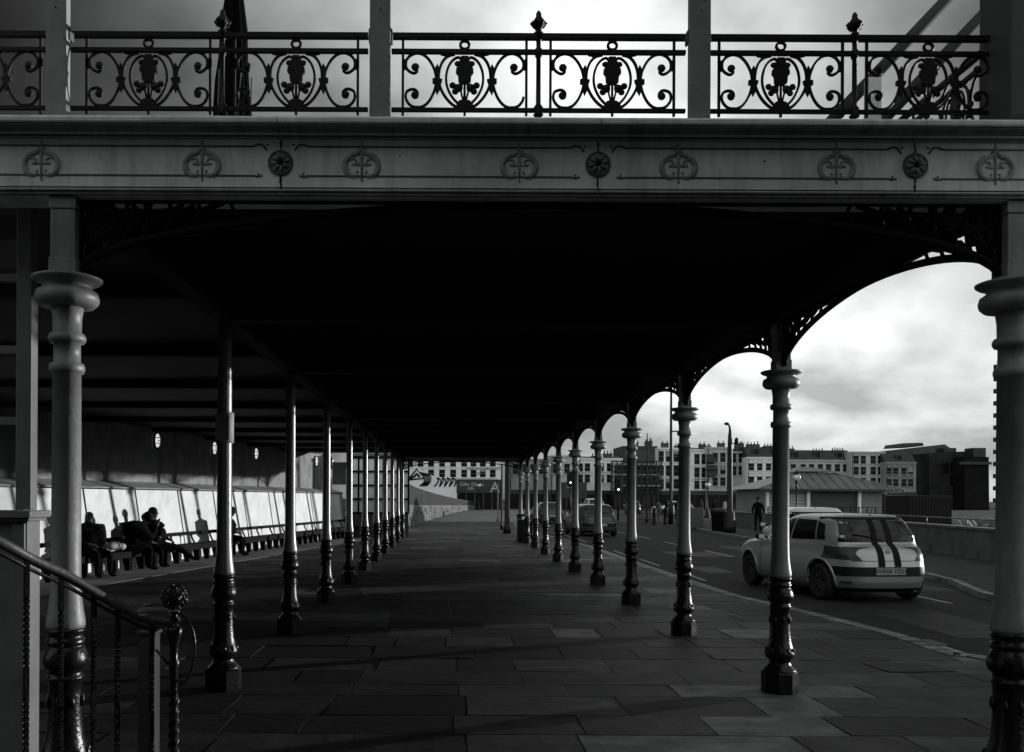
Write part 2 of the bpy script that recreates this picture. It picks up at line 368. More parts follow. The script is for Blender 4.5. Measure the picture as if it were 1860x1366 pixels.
MB().sheet(fk[:34]+[(60,70),(60,-30)], -.15, 0.0).build('far_pavement', 'farpave')['kind'] = 'structure'
ribbon(fk[:34], -.15, 0, -.15, .004, 'far_kerb', 'kerb')
# broad forecourt at the foot of the town
MB().sheet([(-60,134),(74,134),(80,260),(-60,260)], -.15, -.09).build('town_square', 'farpave')['kind'] = 'structure'
# lighter-toned strip of floor before the benches
MB().sheet([(XW(z)+.10, z) for z in (13,18,24,30,36)]+[(XW(z)+1.75, z) for z in (36,30,24,18,13)], .003, .008).build('path', 'palestrip')['kind'] = 'structure'
for i, (x0, x1, z0, z1) in enumerate(((.33,1.22,19.4,21.3),(.42,1.75,26.2,29.6))):
    mb = MB(); n = 8
    for k in range(n):
        j = random.choice((0,.12,.2)); mb.box((x0-j, z0+(z1-z0)*k/n, .003), (x1+j, z0+(z1-z0)*(k+1)/n-.001, .0065))
    o = mb.build('pavement_patch', 'brickpatch'); o['kind'] = 'structure'

p = P(1628,1200,8.6); cv = MB(); cv.sheet([(4.1,8.45),(4.75,8.5),(4.7,8.95),(4.05,8.9)], .003, .007); cv.sheet([(4.14,8.49),(4.71,8.54),(4.66,8.91),(4.09,8.86)], .0075, .0095, 1)
o = cv.build('inspection_cover', ['slab3','slab1']); tag(o, 'flat inspection cover with worn metal edge set in the paving near the kerb', 'cover')
# ------------------------------------------------------------------ columns
def make_column():
    t = thing('iron_column', '', 'column')
    # octagonal plinth then turned pedestal
    mb = MB(); mb.lathe([(.148,0),(.148,.165),(.140,.175)], n=8, smooth=False, rot=R(22.5))
    mb.lathe([(.135,.172),(.128,.19),(.10,.215),(.083,.25),(.085,.265),(.108,.285),(.121,.31),(.118,.335),(.103,.37),(.088,.43),(.080,.52),(.078,.64),(.080,.70),(.086,.705),(.086,.72),(.079,.725),(.080,.755),
              (.098,.765),(.106,.79),(.104,.82),(.086,.865),(.082,.87),(.090,.88),(.090,.90),(.083,.905),(.084,.93),(.091,.94),(.089,.955)], n=24)
    for i in range(8):
        a = 2*math.pi*i/8; mb.ball((.083*math.cos(a), .083*math.sin(a), .60), .012, 6, sc=(1,1,2.6))
    for i in range(10):
        a = 2*math.pi*i/10; mb.ball((.108*math.cos(a), .108*math.sin(a), .345), .016, 6, sc=(1,1,1.8))
    mb.build('pedestal', 'black', t)
    mb = MB(); mb.lathe([(.088,.955),(.091,.97),(.090,.995),(.082,1.04),(.075,1.10),(.071,1.18),(.069,1.30),(.066,2.20),(.078,2.205),(.083,2.22),(.083,2.235),(.078,2.25),(.063,2.255),
              (.063,2.35),(.08,2.352),(.088,2.368),(.088,2.38),(.08,2.396),(.067,2.40),(.068,2.47),(.078,2.535)], n=28)
    mb.build('shaft', 'shaft', t)
    mb = MB(); mb.lathe([(.08,2.525),(.125,2.53),(.145,2.55),(.150,2.57),(.143,2.60),(.118,2.617),(.112,2.625),(.120,2.637),(.150,2.648),(.163,2.658),(.165,2.668),(.15,2.674),(.06,2.676)], n=28)
    mb.build('capital', 'shaft', t)
    mb = MB(); a, b = .065, .050
    for z0, z1, w_ in ((2.676,2.76,.066),(2.76,2.995,.060),(2.995,3.062,.066)): mb.box((-w_,-w_,z0),(w_,w_,z1))
    mb.build('upper_post', 'shaft', t, bevel=.004)
    return t
def plain_column():
    t = col0.copy(); C.objects.link(t)
    for ch in [x for x in C.objects if x.parent == col0 and x.name.startswith('pedestal')]:
        c = ch.copy(); C.objects.link(c); c.parent = t
    MB().lathe([(.085,.955),(.087,.97),(.084,.995),(.077,1.04),(.070,1.10),(.065,1.18),(.062,1.30),(.056,2.9),(.056,3.065)], n=28).build('shaft', 'shaft2', t)
    return t
ordn = ['first','second','third','fourth','fifth','sixth','seventh','eighth','ninth','tenth','eleventh']
col0 = make_column()
first = True; plain = None
for side, X, nm in ((1, XR, 'roadside'), (-1, XL, 'bench-side')):
    for k, z in enumerate(ZK):
        lab = '%s iron column on black turned base, %s from the stair end in the %s row' % (('slim plain' if side < 0 and k else 'pale capped'), ordn[k], nm)
        if first: col0.location = (X, z, 0); col0['label'] = lab; col0['group'] = 'columns of the promenade shelter'; first = False
        elif side == -1 and k > 0:
            if plain is None: plain = plain_column(); plain.location = (X, z, 0); plain['label'] = lab
            else: recopy(plain, (X, z, 0), 0, lab)
        else: recopy(col0, (X, z, 0), 0, lab)
# tin plate strapped on a column
mb = MB(); mb.lathe([(.072,2.05),(.075,2.055),(.075,2.30),(.072,2.305)], n=24); mb.box((-.055,-.079,2.07),(.055,-.074,2.29))
o = mb.build('notice_plate', 'creamd'); o.location = (XL, ZK[1], 0); tag(o, 'dull metal plate strapped high round the second bench-side column', 'plate')

# ------------------------------------------------------------------ the shelter
sh = thing('promenade_shelter', 'long iron promenade shelter with cream front fascia and dark ceiling over the pavement', 'shelter')
XWt = lambda Z: XW(Z)-.75
rz0, rz1 = Z0-.02, ZK[-1]+.05
zs = [Z0+.06, 12, 20, 28, ZK[-1]]
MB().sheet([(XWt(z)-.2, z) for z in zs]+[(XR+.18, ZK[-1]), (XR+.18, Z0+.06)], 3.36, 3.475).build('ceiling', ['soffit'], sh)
MB().sheet([(XWt(z)-.2, z) for z in zs]+[(XR+.16, ZK[-1]), (XR+.16, Z0+.10)], 3.478, 3.495).build('roof_deck', ['deck'], sh)
for k, z in enumerate(ZK[1:-1], 1):
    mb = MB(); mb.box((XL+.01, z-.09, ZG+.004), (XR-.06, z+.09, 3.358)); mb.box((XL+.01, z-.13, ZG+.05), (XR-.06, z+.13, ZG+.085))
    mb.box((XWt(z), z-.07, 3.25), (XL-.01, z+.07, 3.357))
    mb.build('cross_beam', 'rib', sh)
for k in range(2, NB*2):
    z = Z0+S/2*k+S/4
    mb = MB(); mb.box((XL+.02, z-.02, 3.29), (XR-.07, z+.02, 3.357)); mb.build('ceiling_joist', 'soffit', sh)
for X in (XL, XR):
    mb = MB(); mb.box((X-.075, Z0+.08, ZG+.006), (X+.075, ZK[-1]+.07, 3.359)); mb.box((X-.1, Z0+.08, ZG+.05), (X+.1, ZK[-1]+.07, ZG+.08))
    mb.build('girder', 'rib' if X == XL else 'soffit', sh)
def arch_mesh(length, spring=2.71, depth=.022):
    """arch rib with scroll fretwork in the haunches, in local (u along, z), thickness along v -> returns list of tubes"""
    h = length/2-.065; pts = []
    def az(u):
        q = min(1, abs(u)/h); return spring+(ZG-.02-spring)*(1-q**1.8)**(1/1.8)
    us = [h*math.sin(-math.pi/2+math.pi*i/36) for i in range(37)]
    rib = [(u, az(u)) for u in us]
    tubes = [(rib, .016)]
    for sg in (-1, 1):
        def q(a, b): return (sg*(h-a), b)
        tubes.append(([q(.0,2.74), q(.0,ZG)], .012))
        tubes.append(([q(0,ZG-.008), q(h*.9,ZG-.008)], .012))
        cx, cz, r = .135, 2.985, .045
        tubes.append(([q(cx+r*math.cos(t*math.pi/6), cz+r*math.sin(t*math.pi/6)) for t in range(13)], .011))
        tubes.append(([q(.02,2.84), q(.05,2.90), q(.10,2.945)], .012))
        tubes.append(([q(.02,2.90), q(.045,2.97), q(.02,3.03)], .013))
        tubes.append(([q(.03,2.80), q(.09,2.87), q(.16,2.915), q(.20,2.93)], .011))
        tubes.append(([q(.18,3.0), q(.22,2.97), q(.26,2.975), q(.27,3.01), q(.25,3.04)], .013))
        tubes.append(([q(.20,2.94), q(.28,2.955), q(.33,3.0), q(.34,3.045)], .012))
        tubes.append(([q(.36,2.965), q(.40,3.0), q(.47,3.01), q(.50,3.04)], .013))
        tubes.append(([q(.47,2.985), q(.56,3.03)], .012)); tubes.append(([q(.60,3.01), q(.70,3.045)], .012))
        tubes.append(([q(.09,2.90), q(.11,2.87), q(.13,2.89)], .016)); tubes.append(([q(.05,3.035), q(.09,3.02)], .02))
        for a in (.03,.08,.14,.21,.30,.42,.56,.72):
            zr_ = az(h-a); tubes.append(([q(a,zr_), q(a+.03,(zr_+ZG)/2+.01), q(a+.01,ZG)], .010))
        tubes.append(([q(.0,2.86), q(.07,2.93), q(.14,2.93), q(.20,2.90)], .012)); tubes.append(([q(.05,2.80), q(.03,2.95), q(.08,3.05)], .012))
    tubes[0] = (tubes[0][0], .02)
    return tubes
def add_arch(p0, p1, m='rib', dz=0):
    p0 = Vector((p0[0], p0[1], 0)); p1 = Vector((p1[0], p1[1], 0)); c = (p0+p1)/2; d = (p1-p0); ln = d.length; d.normalize(); mb = MB()
    for pts, r in arch_mesh(ln):
        mb.tube([(c.x+d.x*u, c.y+d.y*u, z+dz) for u, z in pts], r*1.15, 6)
    return mb.build('spandrel_arch', m, sh)
for k in range(NB): add_arch((XR, ZK[k]), (XR, ZK[k+1]))
add_arch((XL, Z0), (XR, Z0)); add_arch((XL, ZK[-1]), (XR, ZK[-1]))
# front fascia, cut at the rosettes
FZ = 4.38
def zf(py, px=930, Z=FZ): return P(px, py, Z).z
def xf(px, py=300, Z=FZ): return P(px, py, Z).x
zb = lambda py: zf(py)
FX0, FX1 = xf(-140), xf(2010)
prof = [(FZ+.20, zb(360)), (FZ+.014, zb(360)), (FZ+.014, zb(357)), (FZ-.004, zb(356)), (FZ-.004, zb(350)), (FZ-.014, zb(349)), (FZ-.014, zb(346)), (FZ+.006, zb(345)), (FZ, zb(342)),
        (FZ, zb(256)), (FZ-.006, zb(255)), (FZ-.006, zb(253.5)), (FZ-.022, zb(252)), (FZ-.022, zb(247.5)), (FZ-.028, zb(246)), (FZ-.028, zb(243)), (FZ-.034, zb(240)), (FZ-.05, zb(234)), (FZ-.075, zb(229)),
        (FZ-.082, zb(228)), (FZ-.082, zb(226)), (FZ-.10, zb(225)), (FZ-.104, zb(222)), (FZ-.104, zb(216)), (FZ-.098, zb(214)), (FZ-.07, zb(213)), (FZ+.20, zb(213))]
prof = [(y, HC+(z-HC)*y/FZ) if y < FZ+.1 else (y, z) for y, z in prof]; prof[-1] = (prof[-1][0], prof[-2][1]); prof[0] = (prof[0][0], prof[1][1])
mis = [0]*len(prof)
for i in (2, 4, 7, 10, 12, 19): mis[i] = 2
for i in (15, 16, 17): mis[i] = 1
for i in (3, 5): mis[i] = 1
rx = [-66, 510, 1086, 1662, 2238]
xs = [FX0]+[xf(v) for v in rx[0:4]]+[FX1]
xs = [v for v in xs if FX0 <= v <= FX1]; xs = sorted(set(xs))
panels = []
for a, b in zip(xs[:-1], xs[1:]):
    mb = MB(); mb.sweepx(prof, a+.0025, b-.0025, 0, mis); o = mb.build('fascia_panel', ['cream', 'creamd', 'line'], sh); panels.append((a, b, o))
# backing that closes the joints
MB().box((FX0, FZ+.012, zb(356)), (FX1, FZ+.19, zb(250))).build('fascia_backing', 'line', sh)
def host(x):
    for a, b, o in panels:
        if a <= x <= b: return o
    return panels[-1][2]
mmx = 1/(F/FZ)/4.65      # metres per zoom pixel
def med(cx, cy):
    """scrolled medallion, measured on the enlarged photograph (4.65x), centre 908,390"""
    mb = BT(); y = FZ
    c = P(cx, cy, FZ)
    def q(a, b): return (c.x+(a-908)*mmx, y, c.z-(b-385)*mmx)
    for sg in (-1, 1):
        def m(a, b): return q(908+sg*(a-908), b)
        o1 = smooth_path([m(915,270), m(940,310), m(1000,335), m(1045,385), m(1050,440), m(1020,490), m(975,505), m(935,495)], 5)
        mb.tube(o1, [.006+.004*math.sin(math.pi*i/(len(o1)-1)) for i in range(len(o1))], 6, 0)
        o2 = smooth_path([m(1022,460), m(1035,410), m(1015,370), m(975,360), m(950,380), m(960,405), m(980,408)], 4)
        mb.tube(o2, [.005]*len(o2), 6, 0)
        o3 = smooth_path([m(932,300), m(915,350), m(920,400), m(950,418)], 4); mb.tube(o3, .004, 5, 0)
        mb.ball(m(945,470), .008, 6, sc=(1,.6,1)); mb.ball(m(935,283), .006, 6)
        mb.ball(m(978,405), .008, 6, sc=(1,.6,1))
    mb.tube([q(908,205), q(908,270), q(908,400), q(908,540)], [.002,.005,.006,.004], 6, 0)
    mb.ball(q(912,545), .007, 6)
    return mb
def ros(cx, cy):
    mb = MB(); c = P(cx, cy, FZ); ring = []
    for i in range(28):
        a = 2*math.pi*i/28; ring.append((c.x+.054*math.cos(a), FZ-.004, c.z+.054*math.sin(a)))
    mb.tube(ring, .008, 6, 1, closed=True)
    n = 28; vs = [(c.x, FZ-.012, c.z)]+[(c.x+.05*math.cos(2*math.pi*i/n), FZ-.008, c.z+.05*math.sin(2*math.pi*i/n)) for i in range(n)]
    mb.add(vs, [(0, 1+(i+1)%n, 1+i) for i in range(n)], 0)
    for i in range(8):
        a = 2*math.pi*i/8+.2; u = Vector((math.cos(a), 0, math.sin(a)))
        mb.tube([c+u*.012+Vector((0,-.012,0)), c+u*.03+Vector((0,-.016,0)), c+u*.047+Vector((0,-.009,0))], [.005,.010,.005], 5, 0)
    mb.ball((c.x, FZ-.012, c.z), .015, 8, 2)
    rn = random.Random(int(cx)); zt = zb(256); pts = [(c.x+rn.uniform(-.004,.004), FZ-.001, c.z+.055+(zt-c.z-.055)*i/7) for i in range(8)]; mb.tube(pts, [rn.uniform(.0015,.005) for _ in pts], 4, 2)
    pts = [(c.x+rn.uniform(-.004,.004), FZ-.001, c.z-.055-(c.z-.055-zb(344))*i/7) for i in range(8)]; mb.tube(pts, [rn.uniform(.0015,.007) for _ in pts], 4, 2)
    return mb
for px in (75, 367, 657, 943, 1232, 1519, 1808, -215+0):
    if px < -100: continue
    py = 295+(px-818)*.0045
    med(px, py).build('medallion', ['relief'], host(P(px, py, FZ).x))  # darker than the fascia: relief shading is put into the colour
for px in rx[1:4]:
    py = 297.5+(px-818)*.0045
    ros(px, py).build('rosette', ['creamd', 'line', 'ink'], host(P(px, py, FZ).x+.01))
# incised lines with scrolled ends
for i, c in enumerate(rx[:-1]):
    a, b = c, rx[i+1]
    for yy, e in ((268, 36), (321, 34)):
        mb = MB(); x0, x1 = P(a+e+14, yy, FZ).x, P(b-e-14, yy, FZ).x; z = P((a+b)/2, yy+((a+b)/2-818)*.0049, FZ).z
        mb.box((x0, FZ-.0035, z-.0035), (x1, FZ+.004, z+.0035))
        for x, sg in ((x0, -1), (x1, 1)):
            if yy == 268: mb.tube(smooth_path([(x,FZ,z), (x+sg*.022,FZ,z+.010), (x+sg*.045,FZ,z+.006), (x+sg*.066,FZ,z-.02)], 4), .0055, 5); mb.ball((x+sg*.07,FZ,z+.008), .006, 6)
            else: mb.tube([(x,FZ,z), (x+sg*.014,FZ,z-.006), (x+sg*.03,FZ,z-.001), (x+sg*.038,FZ,z+.001)], .005, 5); mb.ball((x+sg*.018,FZ,z+.008), .006, 6)
        mb.build('moulding', 'line', host((x0+x1)/2))
# rear fascia at the far end
mb = MB(); mb.box((XL-.3, ZK[-1]+.075, ZG), (XR+.3, ZK[-1]+.2, 3.49)); mb.build('rear_fascia', 'creamd', sh)

# ------------------------------------------------------------------ terrace balustrade
RZ = 4.52; mc = 1/(F/RZ)/6.2
ZB = P(818, 210, RZ).z                       # foot of the railing
def pz(cy): return ZB+(1052-cy)*mc           # zoom pixel row -> height
rails = thing('terrace_balustrade', 'black cast-iron balustrade of scrolls and thistles along the terrace above the fascia', 'balustrade')
def scroll_panel(loc, ang, broken=False):
    mb = BT()
    def q(a, b, y=0): return ((a-890)*mc, y, pz(b))
    for sg in (-1, 1):
        def m(a, b, y=0): return q(890+sg*(a-890), b, y)
        mb.box(m(181,1052,-.006), m(209,190,.006))
        c1 = smooth_path([m(318,520), m(360,545), m(330,575), m(290,570), m(240,530), m(228,470), m(245,415), m(290,372), m(355,352), m(430,372), m(500,440), m(552,545), m(570,655), m(552,765), m(505,870), m(440,940), m(365,962), m(290,945), m(240,890), m(226,840)], 4)
        mb.tube(c1, [.0042]*5+[.0056]*(len(c1)-5), 6)
        if not (broken and sg == -1):
            c2 = smooth_path([m(226,840), m(240,785), m(290,760), m(335,765), m(362,800), m(350,845), m(318,850)], 4); mb.tube(c2, .0056, 6)
            mb.ball(m(333,822), .021, 8, sc=(1,.4,1))
        mb.ball(m(335,508), .021, 8, sc=(1,.4,1))
        o1 = smooth_path([m(780,362), m(700,385), m(640,450), m(605,550), m(600,660), m(622,750), m(675,845), m(750,925), m(840,975)], 4); mb.tube(o1, .0058, 6)
        o2 = smooth_path([m(862,440), m(825,398), m(775,415), m(725,470), m(690,560), m(682,660), m(703,755), m(755,850), m(830,930)], 4); mb.tube(o2, .0052, 6)
        mb.ball(m(815,468), .017, 8, sc=(1.1,.4,.9))
        mb.prism([(v[0], v[2]) for v in (m(552,530), m(584,474), m(606,530), m(600,640), m(640,645), m(628,690), m(604,700), m(612,760), m(582,822), m(560,770), m(560,695), m(528,690), m(528,640), m(566,632))], -.008, .008)
        for a, b, r in ((755,712,.017), (785,780,.017), (822,740,.022)): mb.ball(m(a,b), r, 8, sc=(1,.4,1))
        mb.tube([m(860,690), m(850,790), m(878,900)], .004, 5)
        mb.tube(smooth_path([m(770,362), m(700,372), m(620,358)], 3), .006, 5)
        mb.prism([(v[0], v[2]) for v in (m(255,372), m(350,352), m(450,372), m(400,345), m(300,345))], -.006, .006)
        mb.prism([(v[0], v[2]) for v in (m(270,972), m(355,945), m(450,972))], -.006, .006)
        mb.prism([(v[0], v[2]) for v in (m(181,430), m(222,420), m(232,480), m(222,545), m(181,520))], -.006, .006)
    ring = [q(890+50*math.cos(t*math.pi/9), 258+46*math.sin(t*math.pi/9)) for t in range(18)]
    mb.tube(ring, .0058, 6, closed=True)
    mb.prism([(v[0], v[2]) for v in (q(835,350), q(850,295), q(930,295), q(945,350))], -.006, .006)
    mb.prism([(v[0], v[2]) for v in (q(850,385), q(835,440), q(822,500), q(795,520), q(790,570), q(815,600), q(820,670), q(850,700), q(890,690), q(930,700), q(960,670), q(965,600), q(990,570), q(985,520), q(958,500), q(945,440), q(930,385))], -.009, .009)
    mb.tube([q(890,690), q(890,900)], .005, 5)
    mb.prism([(v[0], v[2]) for v in (q(790,1000), q(800,925), q(830,885), q(890,870), q(950,885), q(985,925), q(995,1000))], -.008, .008)
    mb.box(q(878,1052,-.006), q(905,1000,.006))
    o = mb.build('scroll_panel', 'iron', rails); o.location = loc; o.rotation_euler = (0,0,ang); return o
def rail_run(a, b):
    a = Vector(a); b = Vector(b); d = (b-a).normalized()*1.0; nrm = Vector((-d.y, d.x, 0)); mb = MB()
    for y0, y1, t in ((190,135,.016), (355,312,.012), (1010,970,.010)):
        poly = [a-nrm*t, b-nrm*t, b+nrm*t, a+nrm*t]; mb.sheet([(p.x, p.y) for p in poly], pz(y0), pz(y1))
    return mb.build('rail', 'iron', rails)
fin = [404, 978, 1552]
pn = [(-38, 0), (270, 0), (538, 0), (844, 1), (1112, 0), (1418, 0), (1686, 0)]
for px, br in pn: scroll_panel((P(px, 130, RZ).x, RZ, 0), 0, br)
xe = P(1812, 130, RZ).x
posts = [108, 690, 1266]
edges = [P(-160,130,RZ).x]+[P(p,130,RZ).x for p in posts]+[xe]
for a, b in zip(edges[:-1], edges[1:]): rail_run((a+(.058 if a > edges[0] else 0), RZ, 0), (b-(.058 if b < xe else 0), RZ, 0))
rail_run((xe, RZ+.02, 0), (xe, RZ+6.2, 0))
for k in range(8): scroll_panel((xe, RZ+.38+.75*k, 0), R(90))
def fin_post(x, y):
    mb = MB(); mb.lathe([(.022,pz(1052)),(.026,pz(1040)),(.014,pz(1010)),(.024,pz(960)),(.012,pz(920)),(.0115,pz(400)),(.018,pz(380)),(.018,pz(300)),(.0115,pz(290)),(.0115,pz(210)),(.020,pz(190)),(.020,pz(135)),(.024,pz(118)),(.012,pz(95)),(.014,pz(80)),(.030,pz(40)),(.034,pz(0)),(.022,pz(-12)),(.024,pz(-30)),(.013,pz(-70)),(.014,pz(-95)),(.007,pz(-125)),(.002,pz(-135))], (x,y,0), n=12)
    for i in range(6):
        a = math.pi/3*i; mb.tube([(x+.022*math.cos(a), y+.022*math.sin(a), pz(60)), (x+.036*math.cos(a), y+.036*math.sin(a), pz(10)), (x+.028*math.cos(a), y+.028*math.sin(a), pz(-20))], [.006,.009,.003], 5)
    return mb.build('finial_post', 'iron', rails)
for px in fin: fin_post(P(px, 130, RZ).x, RZ)
fin_post(xe, RZ)
# roof posts rising from the fascia
for i, (px, lab) in enumerate(((108, 'cream square post rising over the fascia beside the folded parasol'), (690, 'cream square post with worn edges, left of the middle terrace bay'), (1266, 'cream square post with bolt holes at the middle terrace bay, nearer the raking poles'))):
    c = P(px+1, 200, 4.45); mb = MB(); w_ = .05
    mb.box((c.x-w_, 4.40, zb(213)+.001), (c.x+w_, 4.45, 5.6))
    for z in (3.97, 4.02): mb.cbox((c.x+random.uniform(-.02,.02), 4.398, z), (.008,.006,.008), 1)
    for sg in (-1, 1): mb.cbox((c.x+sg*(w_+.002), 4.45, pz(250)), (.012,.05,.06), 1)
    o = mb.build('roof_post', ['post', 'line'], bevel=.006); tag(o, lab.replace('left of', 'between the parasol and'), 'post', 'posts above the fascia')
    o.rotation_euler = (0,0,0)
    tag(o, ['cream square post above the fascia, outside the folded parasol', 'cream square post above the fascia, between the parasol and the plain finial bay', 'cream square post above the fascia, next to the raking poles'][i])
c = P(1868, 200, 4.42); MB().box((c.x-.14, 4.34, zb(213)+.001), (c.x+.16, 4.6, 5.6)).build('corner_post', 'shutter', bevel=.01)
tag(bpy.data.objects['corner_post'], 'broad dark corner post at the end of the balustrade', 'post')
# raking poles behind the balustrade
for i, (a, b, lab) in enumerate((((1470,262), (1790,-75), 'long raking grey pole behind the balustrade, the farther one from the corner post'), ((1562,262), (1880,-72), 'long raking grey pole behind the balustrade, meeting the corner post'))):
    p, q = P(a[0], a[1], 5.6), P(b[0], b[1], 5.6)
    MB().tube([p, q], .036, 12).build('raking_pole', 'pole'); tag(bpy.data.objects['raking_pole' if i == 0 else 'raking_pole.001'], lab, 'pole', 'raking poles on the terrace')
o = MB().box(P(1578,140,5.3), P(1592,240,5.36)).build('terrace_stub_post', 'cream'); tag(o, 'short pale post seen behind the iron scrolls under the raking pole', 'post')
# folded parasol
par = thing('folded_parasol', 'tall dark parasol folded shut on the terrace behind the iron railing', 'parasol')
pc = P(424, 100, 6.6); n = 40; rows = [(4.62,.02),(4.55,.06),(4.45,.075),(4.3,.085),(4.1,.10),(3.9,.112),(3.72,.105),(3.6,.09),(5.0-.0,.0)]
rows = [(5.35,.012),(5.25,.05),(5.0,.075),(4.75,.085),(4.6,.10),(4.4,.115),(4.2,.12),(4.0,.118),(3.8,.11),(3.65,.09),(3.62,.02)]
vs = []; fs = []
for j, (z, r) in enumerate(rows):
    for i in range(n):
        a = 2*math.pi*i/n; rr = r*(1+.28*math.sin(a*7+j*.25)+.10*math.sin(a*3+j)); vs.append((pc.x+rr*math.cos(a), pc.y+rr*math.sin(a), z))
for j in range(len(rows)-1):
    for i in range(n): fs.append((j*n+i, j*n+(i+1)%n, (j+1)*n+(i+1)%n, (j+1)*n+i))
MB().add(vs, fs, 0, True).build('canopy', 'cloth', par)
MB().lathe([(.02,3.5),(.02,3.7)], (pc.x,pc.y,0), 10).build('pole', 'iron', par)
mb = MB()
for i in range(5):
    a = i*1.3; mb.tube([(pc.x+.10*math.cos(a), pc.y+.10*math.sin(a), 3.75), (pc.x+.125*math.cos(a), pc.y+.125*math.sin(a), 4.3), (pc.x+.13*math.cos(a+.2), pc.y+.13*math.sin(a+.2), 4.66)], .006, 5)
mb.build('rib', 'scaf', par)

# ------------------------------------------------------------------ back wall of the shelter
bwt = thing('shelter_back_wall', 'long sunlit back wall with sloping white panels behind the bench', 'wall')
ZZ = [13+i*(38.6-13)/16 for i in range(17)]
def wall_strip(name, prof, m):
    mb = MB(); n = len(prof)
    for i in range(len(ZZ)):
        for o_, z in prof: mb.v.append((XW(ZZ[i])+o_, ZZ[i], z))
    for i in range(len(ZZ)-1):
        for j in range(n):
            mb.f.append([i*n+j, i*n+(j+1)%n, (i+1)*n+(j+1)%n, (i+1)*n+j]); mb.m.append(0); mb.sm.append(False)
    mb.f.append(list(range(n))); mb.m.append(0); mb.sm.append(False); mb.f.append([(len(ZZ)-1)*n+j for j in range(n)][::-1]); mb.m.append(0); mb.sm.append(False)
    return mb.build(name, m, bwt)
wall_strip('panel_wall', [(-.02,0),(-.02,.10),(-.27,1.78),(-.9,1.78),(-.9,0)], 'wallw')
wall_strip('sloping_ledge', [(-.24,1.782),(-.24,1.815),(-.70,1.96),(-.9,1.96),(-.9,1.782)], 'wallg')
wall_strip('upper_wall', [(-.71,1.962),(-.71,3.35),(-.9,3.35),(-.9,1.962)], 'walld')
MB().box((-9.8,4.72,0),(-9.5,13.0,3.35)).build('side_wall', 'soffit2', bwt); MB().box((-9.5,4.72,0),(-3.0,4.92,3.35)).build('end_light_blocker', 'soffit2', bwt)  # both walls are unseen, added to block sky light from the open left
zd = 14.95
while zd < 38.5:
    mb = MB(); x = XW(zd)
    vs = []
    for y in (zd-.018, zd+.018):
        vs += [(XW(y)-.03,y,.10),(XW(y)-.012,y,.10),(XW(y)-.256,y,1.775),(XW(y)-.275,y,1.775)]
    mb.add(vs, [(0,1,2,3),(7,6,5,4),(0,4,5,1),(1,5,6,2),(2,6,7,3),(3,7,4,0)]); mb.build('divider', 'wood', bwt); zd += 2.15
wall_strip('drip_rail', [(-.225,1.765),(-.215,1.765),(-.215,1.785),(-.225,1.785)], 'wood')
# bulkhead lamps
lamp = thing('bulkhead_lamp', '', 'lamp')
n = 16; MB().add([(0,0,0)], [], 0)
mb = MB(); ring = [(.03, .11*math.cos(2*math.pi*i/n), .16*math.sin(2*math.pi*i/n)) for i in range(n)]; mb.tube(ring, .02, 6, closed=True)
mb.add([(0.0, .12*math.cos(2*math.pi*i/n), .17*math.sin(2*math.pi*i/n)) for i in range(n)]+[(.03, .12*math.cos(2*math.pi*i/n), .17*math.sin(2*math.pi*i/n)) for i in range(n)], [tuple(range(n, 2*n))]+[(i,(i+1)%n,(i+1)%n+n,i+n) for i in range(n)])
mb.build('backplate', 'iron', lamp)
mb = MB(); mb.ball((.03,0,0), .1, 14, sc=(.75,1,1.45)); mb.build('lamp_cover', 'lampglass', lamp)
mb = MB()
for z in (-.055, .0, .055): mb.tube([(.03,-.1,z),(.09,-.055,z),(.11,0,z),(.09,.055,z),(.03,.1,z)], .009, 5)
mb.tube([(.03,0,-.15),(.09,0,-.09),(.115,0,0),(.09,0,.09),(.03,0,.15)], .009, 5)
mb.build('cage', 'iron', lamp)
zl = [21.5, 24.6, 27.7, 33.9, 37.0]
hl = [(282,782),(386,798),(462,811),(572,830),(602,837)]
for i, (z, (px, py)) in enumerate(zip(zl, hl)):
    # find wall point seen at that pixel column
    r = (px-VX)/F; Z = (-10.7-.70+.0)/(r-.165); p = P(px, py, Z)
    loc = (XW(Z)-.70, Z, min(3.04, p.z)); lab = 'oval caged lamp high on the back wall, %s of five going away' % ordn[i]
    if i == 0: lamp.location = loc; lamp.rotation_euler = (0,0,-.163); lamp['label'] = lab; lamp['group'] = 'bulkhead lamps on the back wall'; lamp.scale = (1.25,)*3
    else: recopy(lamp, loc, -.163, lab)
# hanging sign box at the far end of the wall
p = P(617, 860, 34); o = MB().box((p.x-.28, 34, p.z-.42), (p.x+.24, 34.12, p.z+.42)).build('wall_sign', ['wallg'], bevel=.01); tag(o, 'pale blank sign board high at the far end of the back wall', 'sign')
# ------------------------------------------------------------------ bench
be = thing('promenade_bench', 'very long dark timber bench with slab legs in front of the sunlit wall', 'bench')
def strip(name, o0, o1, z0, z1, par_, m='wood', a=13.2, b=38.2, n=24):
    zz = [a+(b-a)*i/n for i in range(n+1)]; prof = [(o0,z0),(o1,z0),(o1,z1),(o0,z1)]; mb = MB()
    for z in zz:
        for o_, h in prof: mb.v.append((XW(z)+o_, z, h))
    for i in range(n):
        for j in range(4): mb.f.append([i*4+j, i*4+(j+1)%4, (i+1)*4+(j+1)%4, (i+1)*4+j]); mb.m.append(0); mb.sm.append(False)
    mb.f.append([0,1,2,3]); mb.m.append(0); mb.sm.append(False); mb.f.append([n*4+3,n*4+2,n*4+1,n*4]); mb.m.append(0); mb.sm.append(False)
    return mb.build(name, m, par_)
strip('seat', .18, .62, .37, .42, be); strip('front_rail', .585, .615, .29, .368, be); strip('back_rail', .08, .16, .625, .71, be)
z = 13.4; k = 0
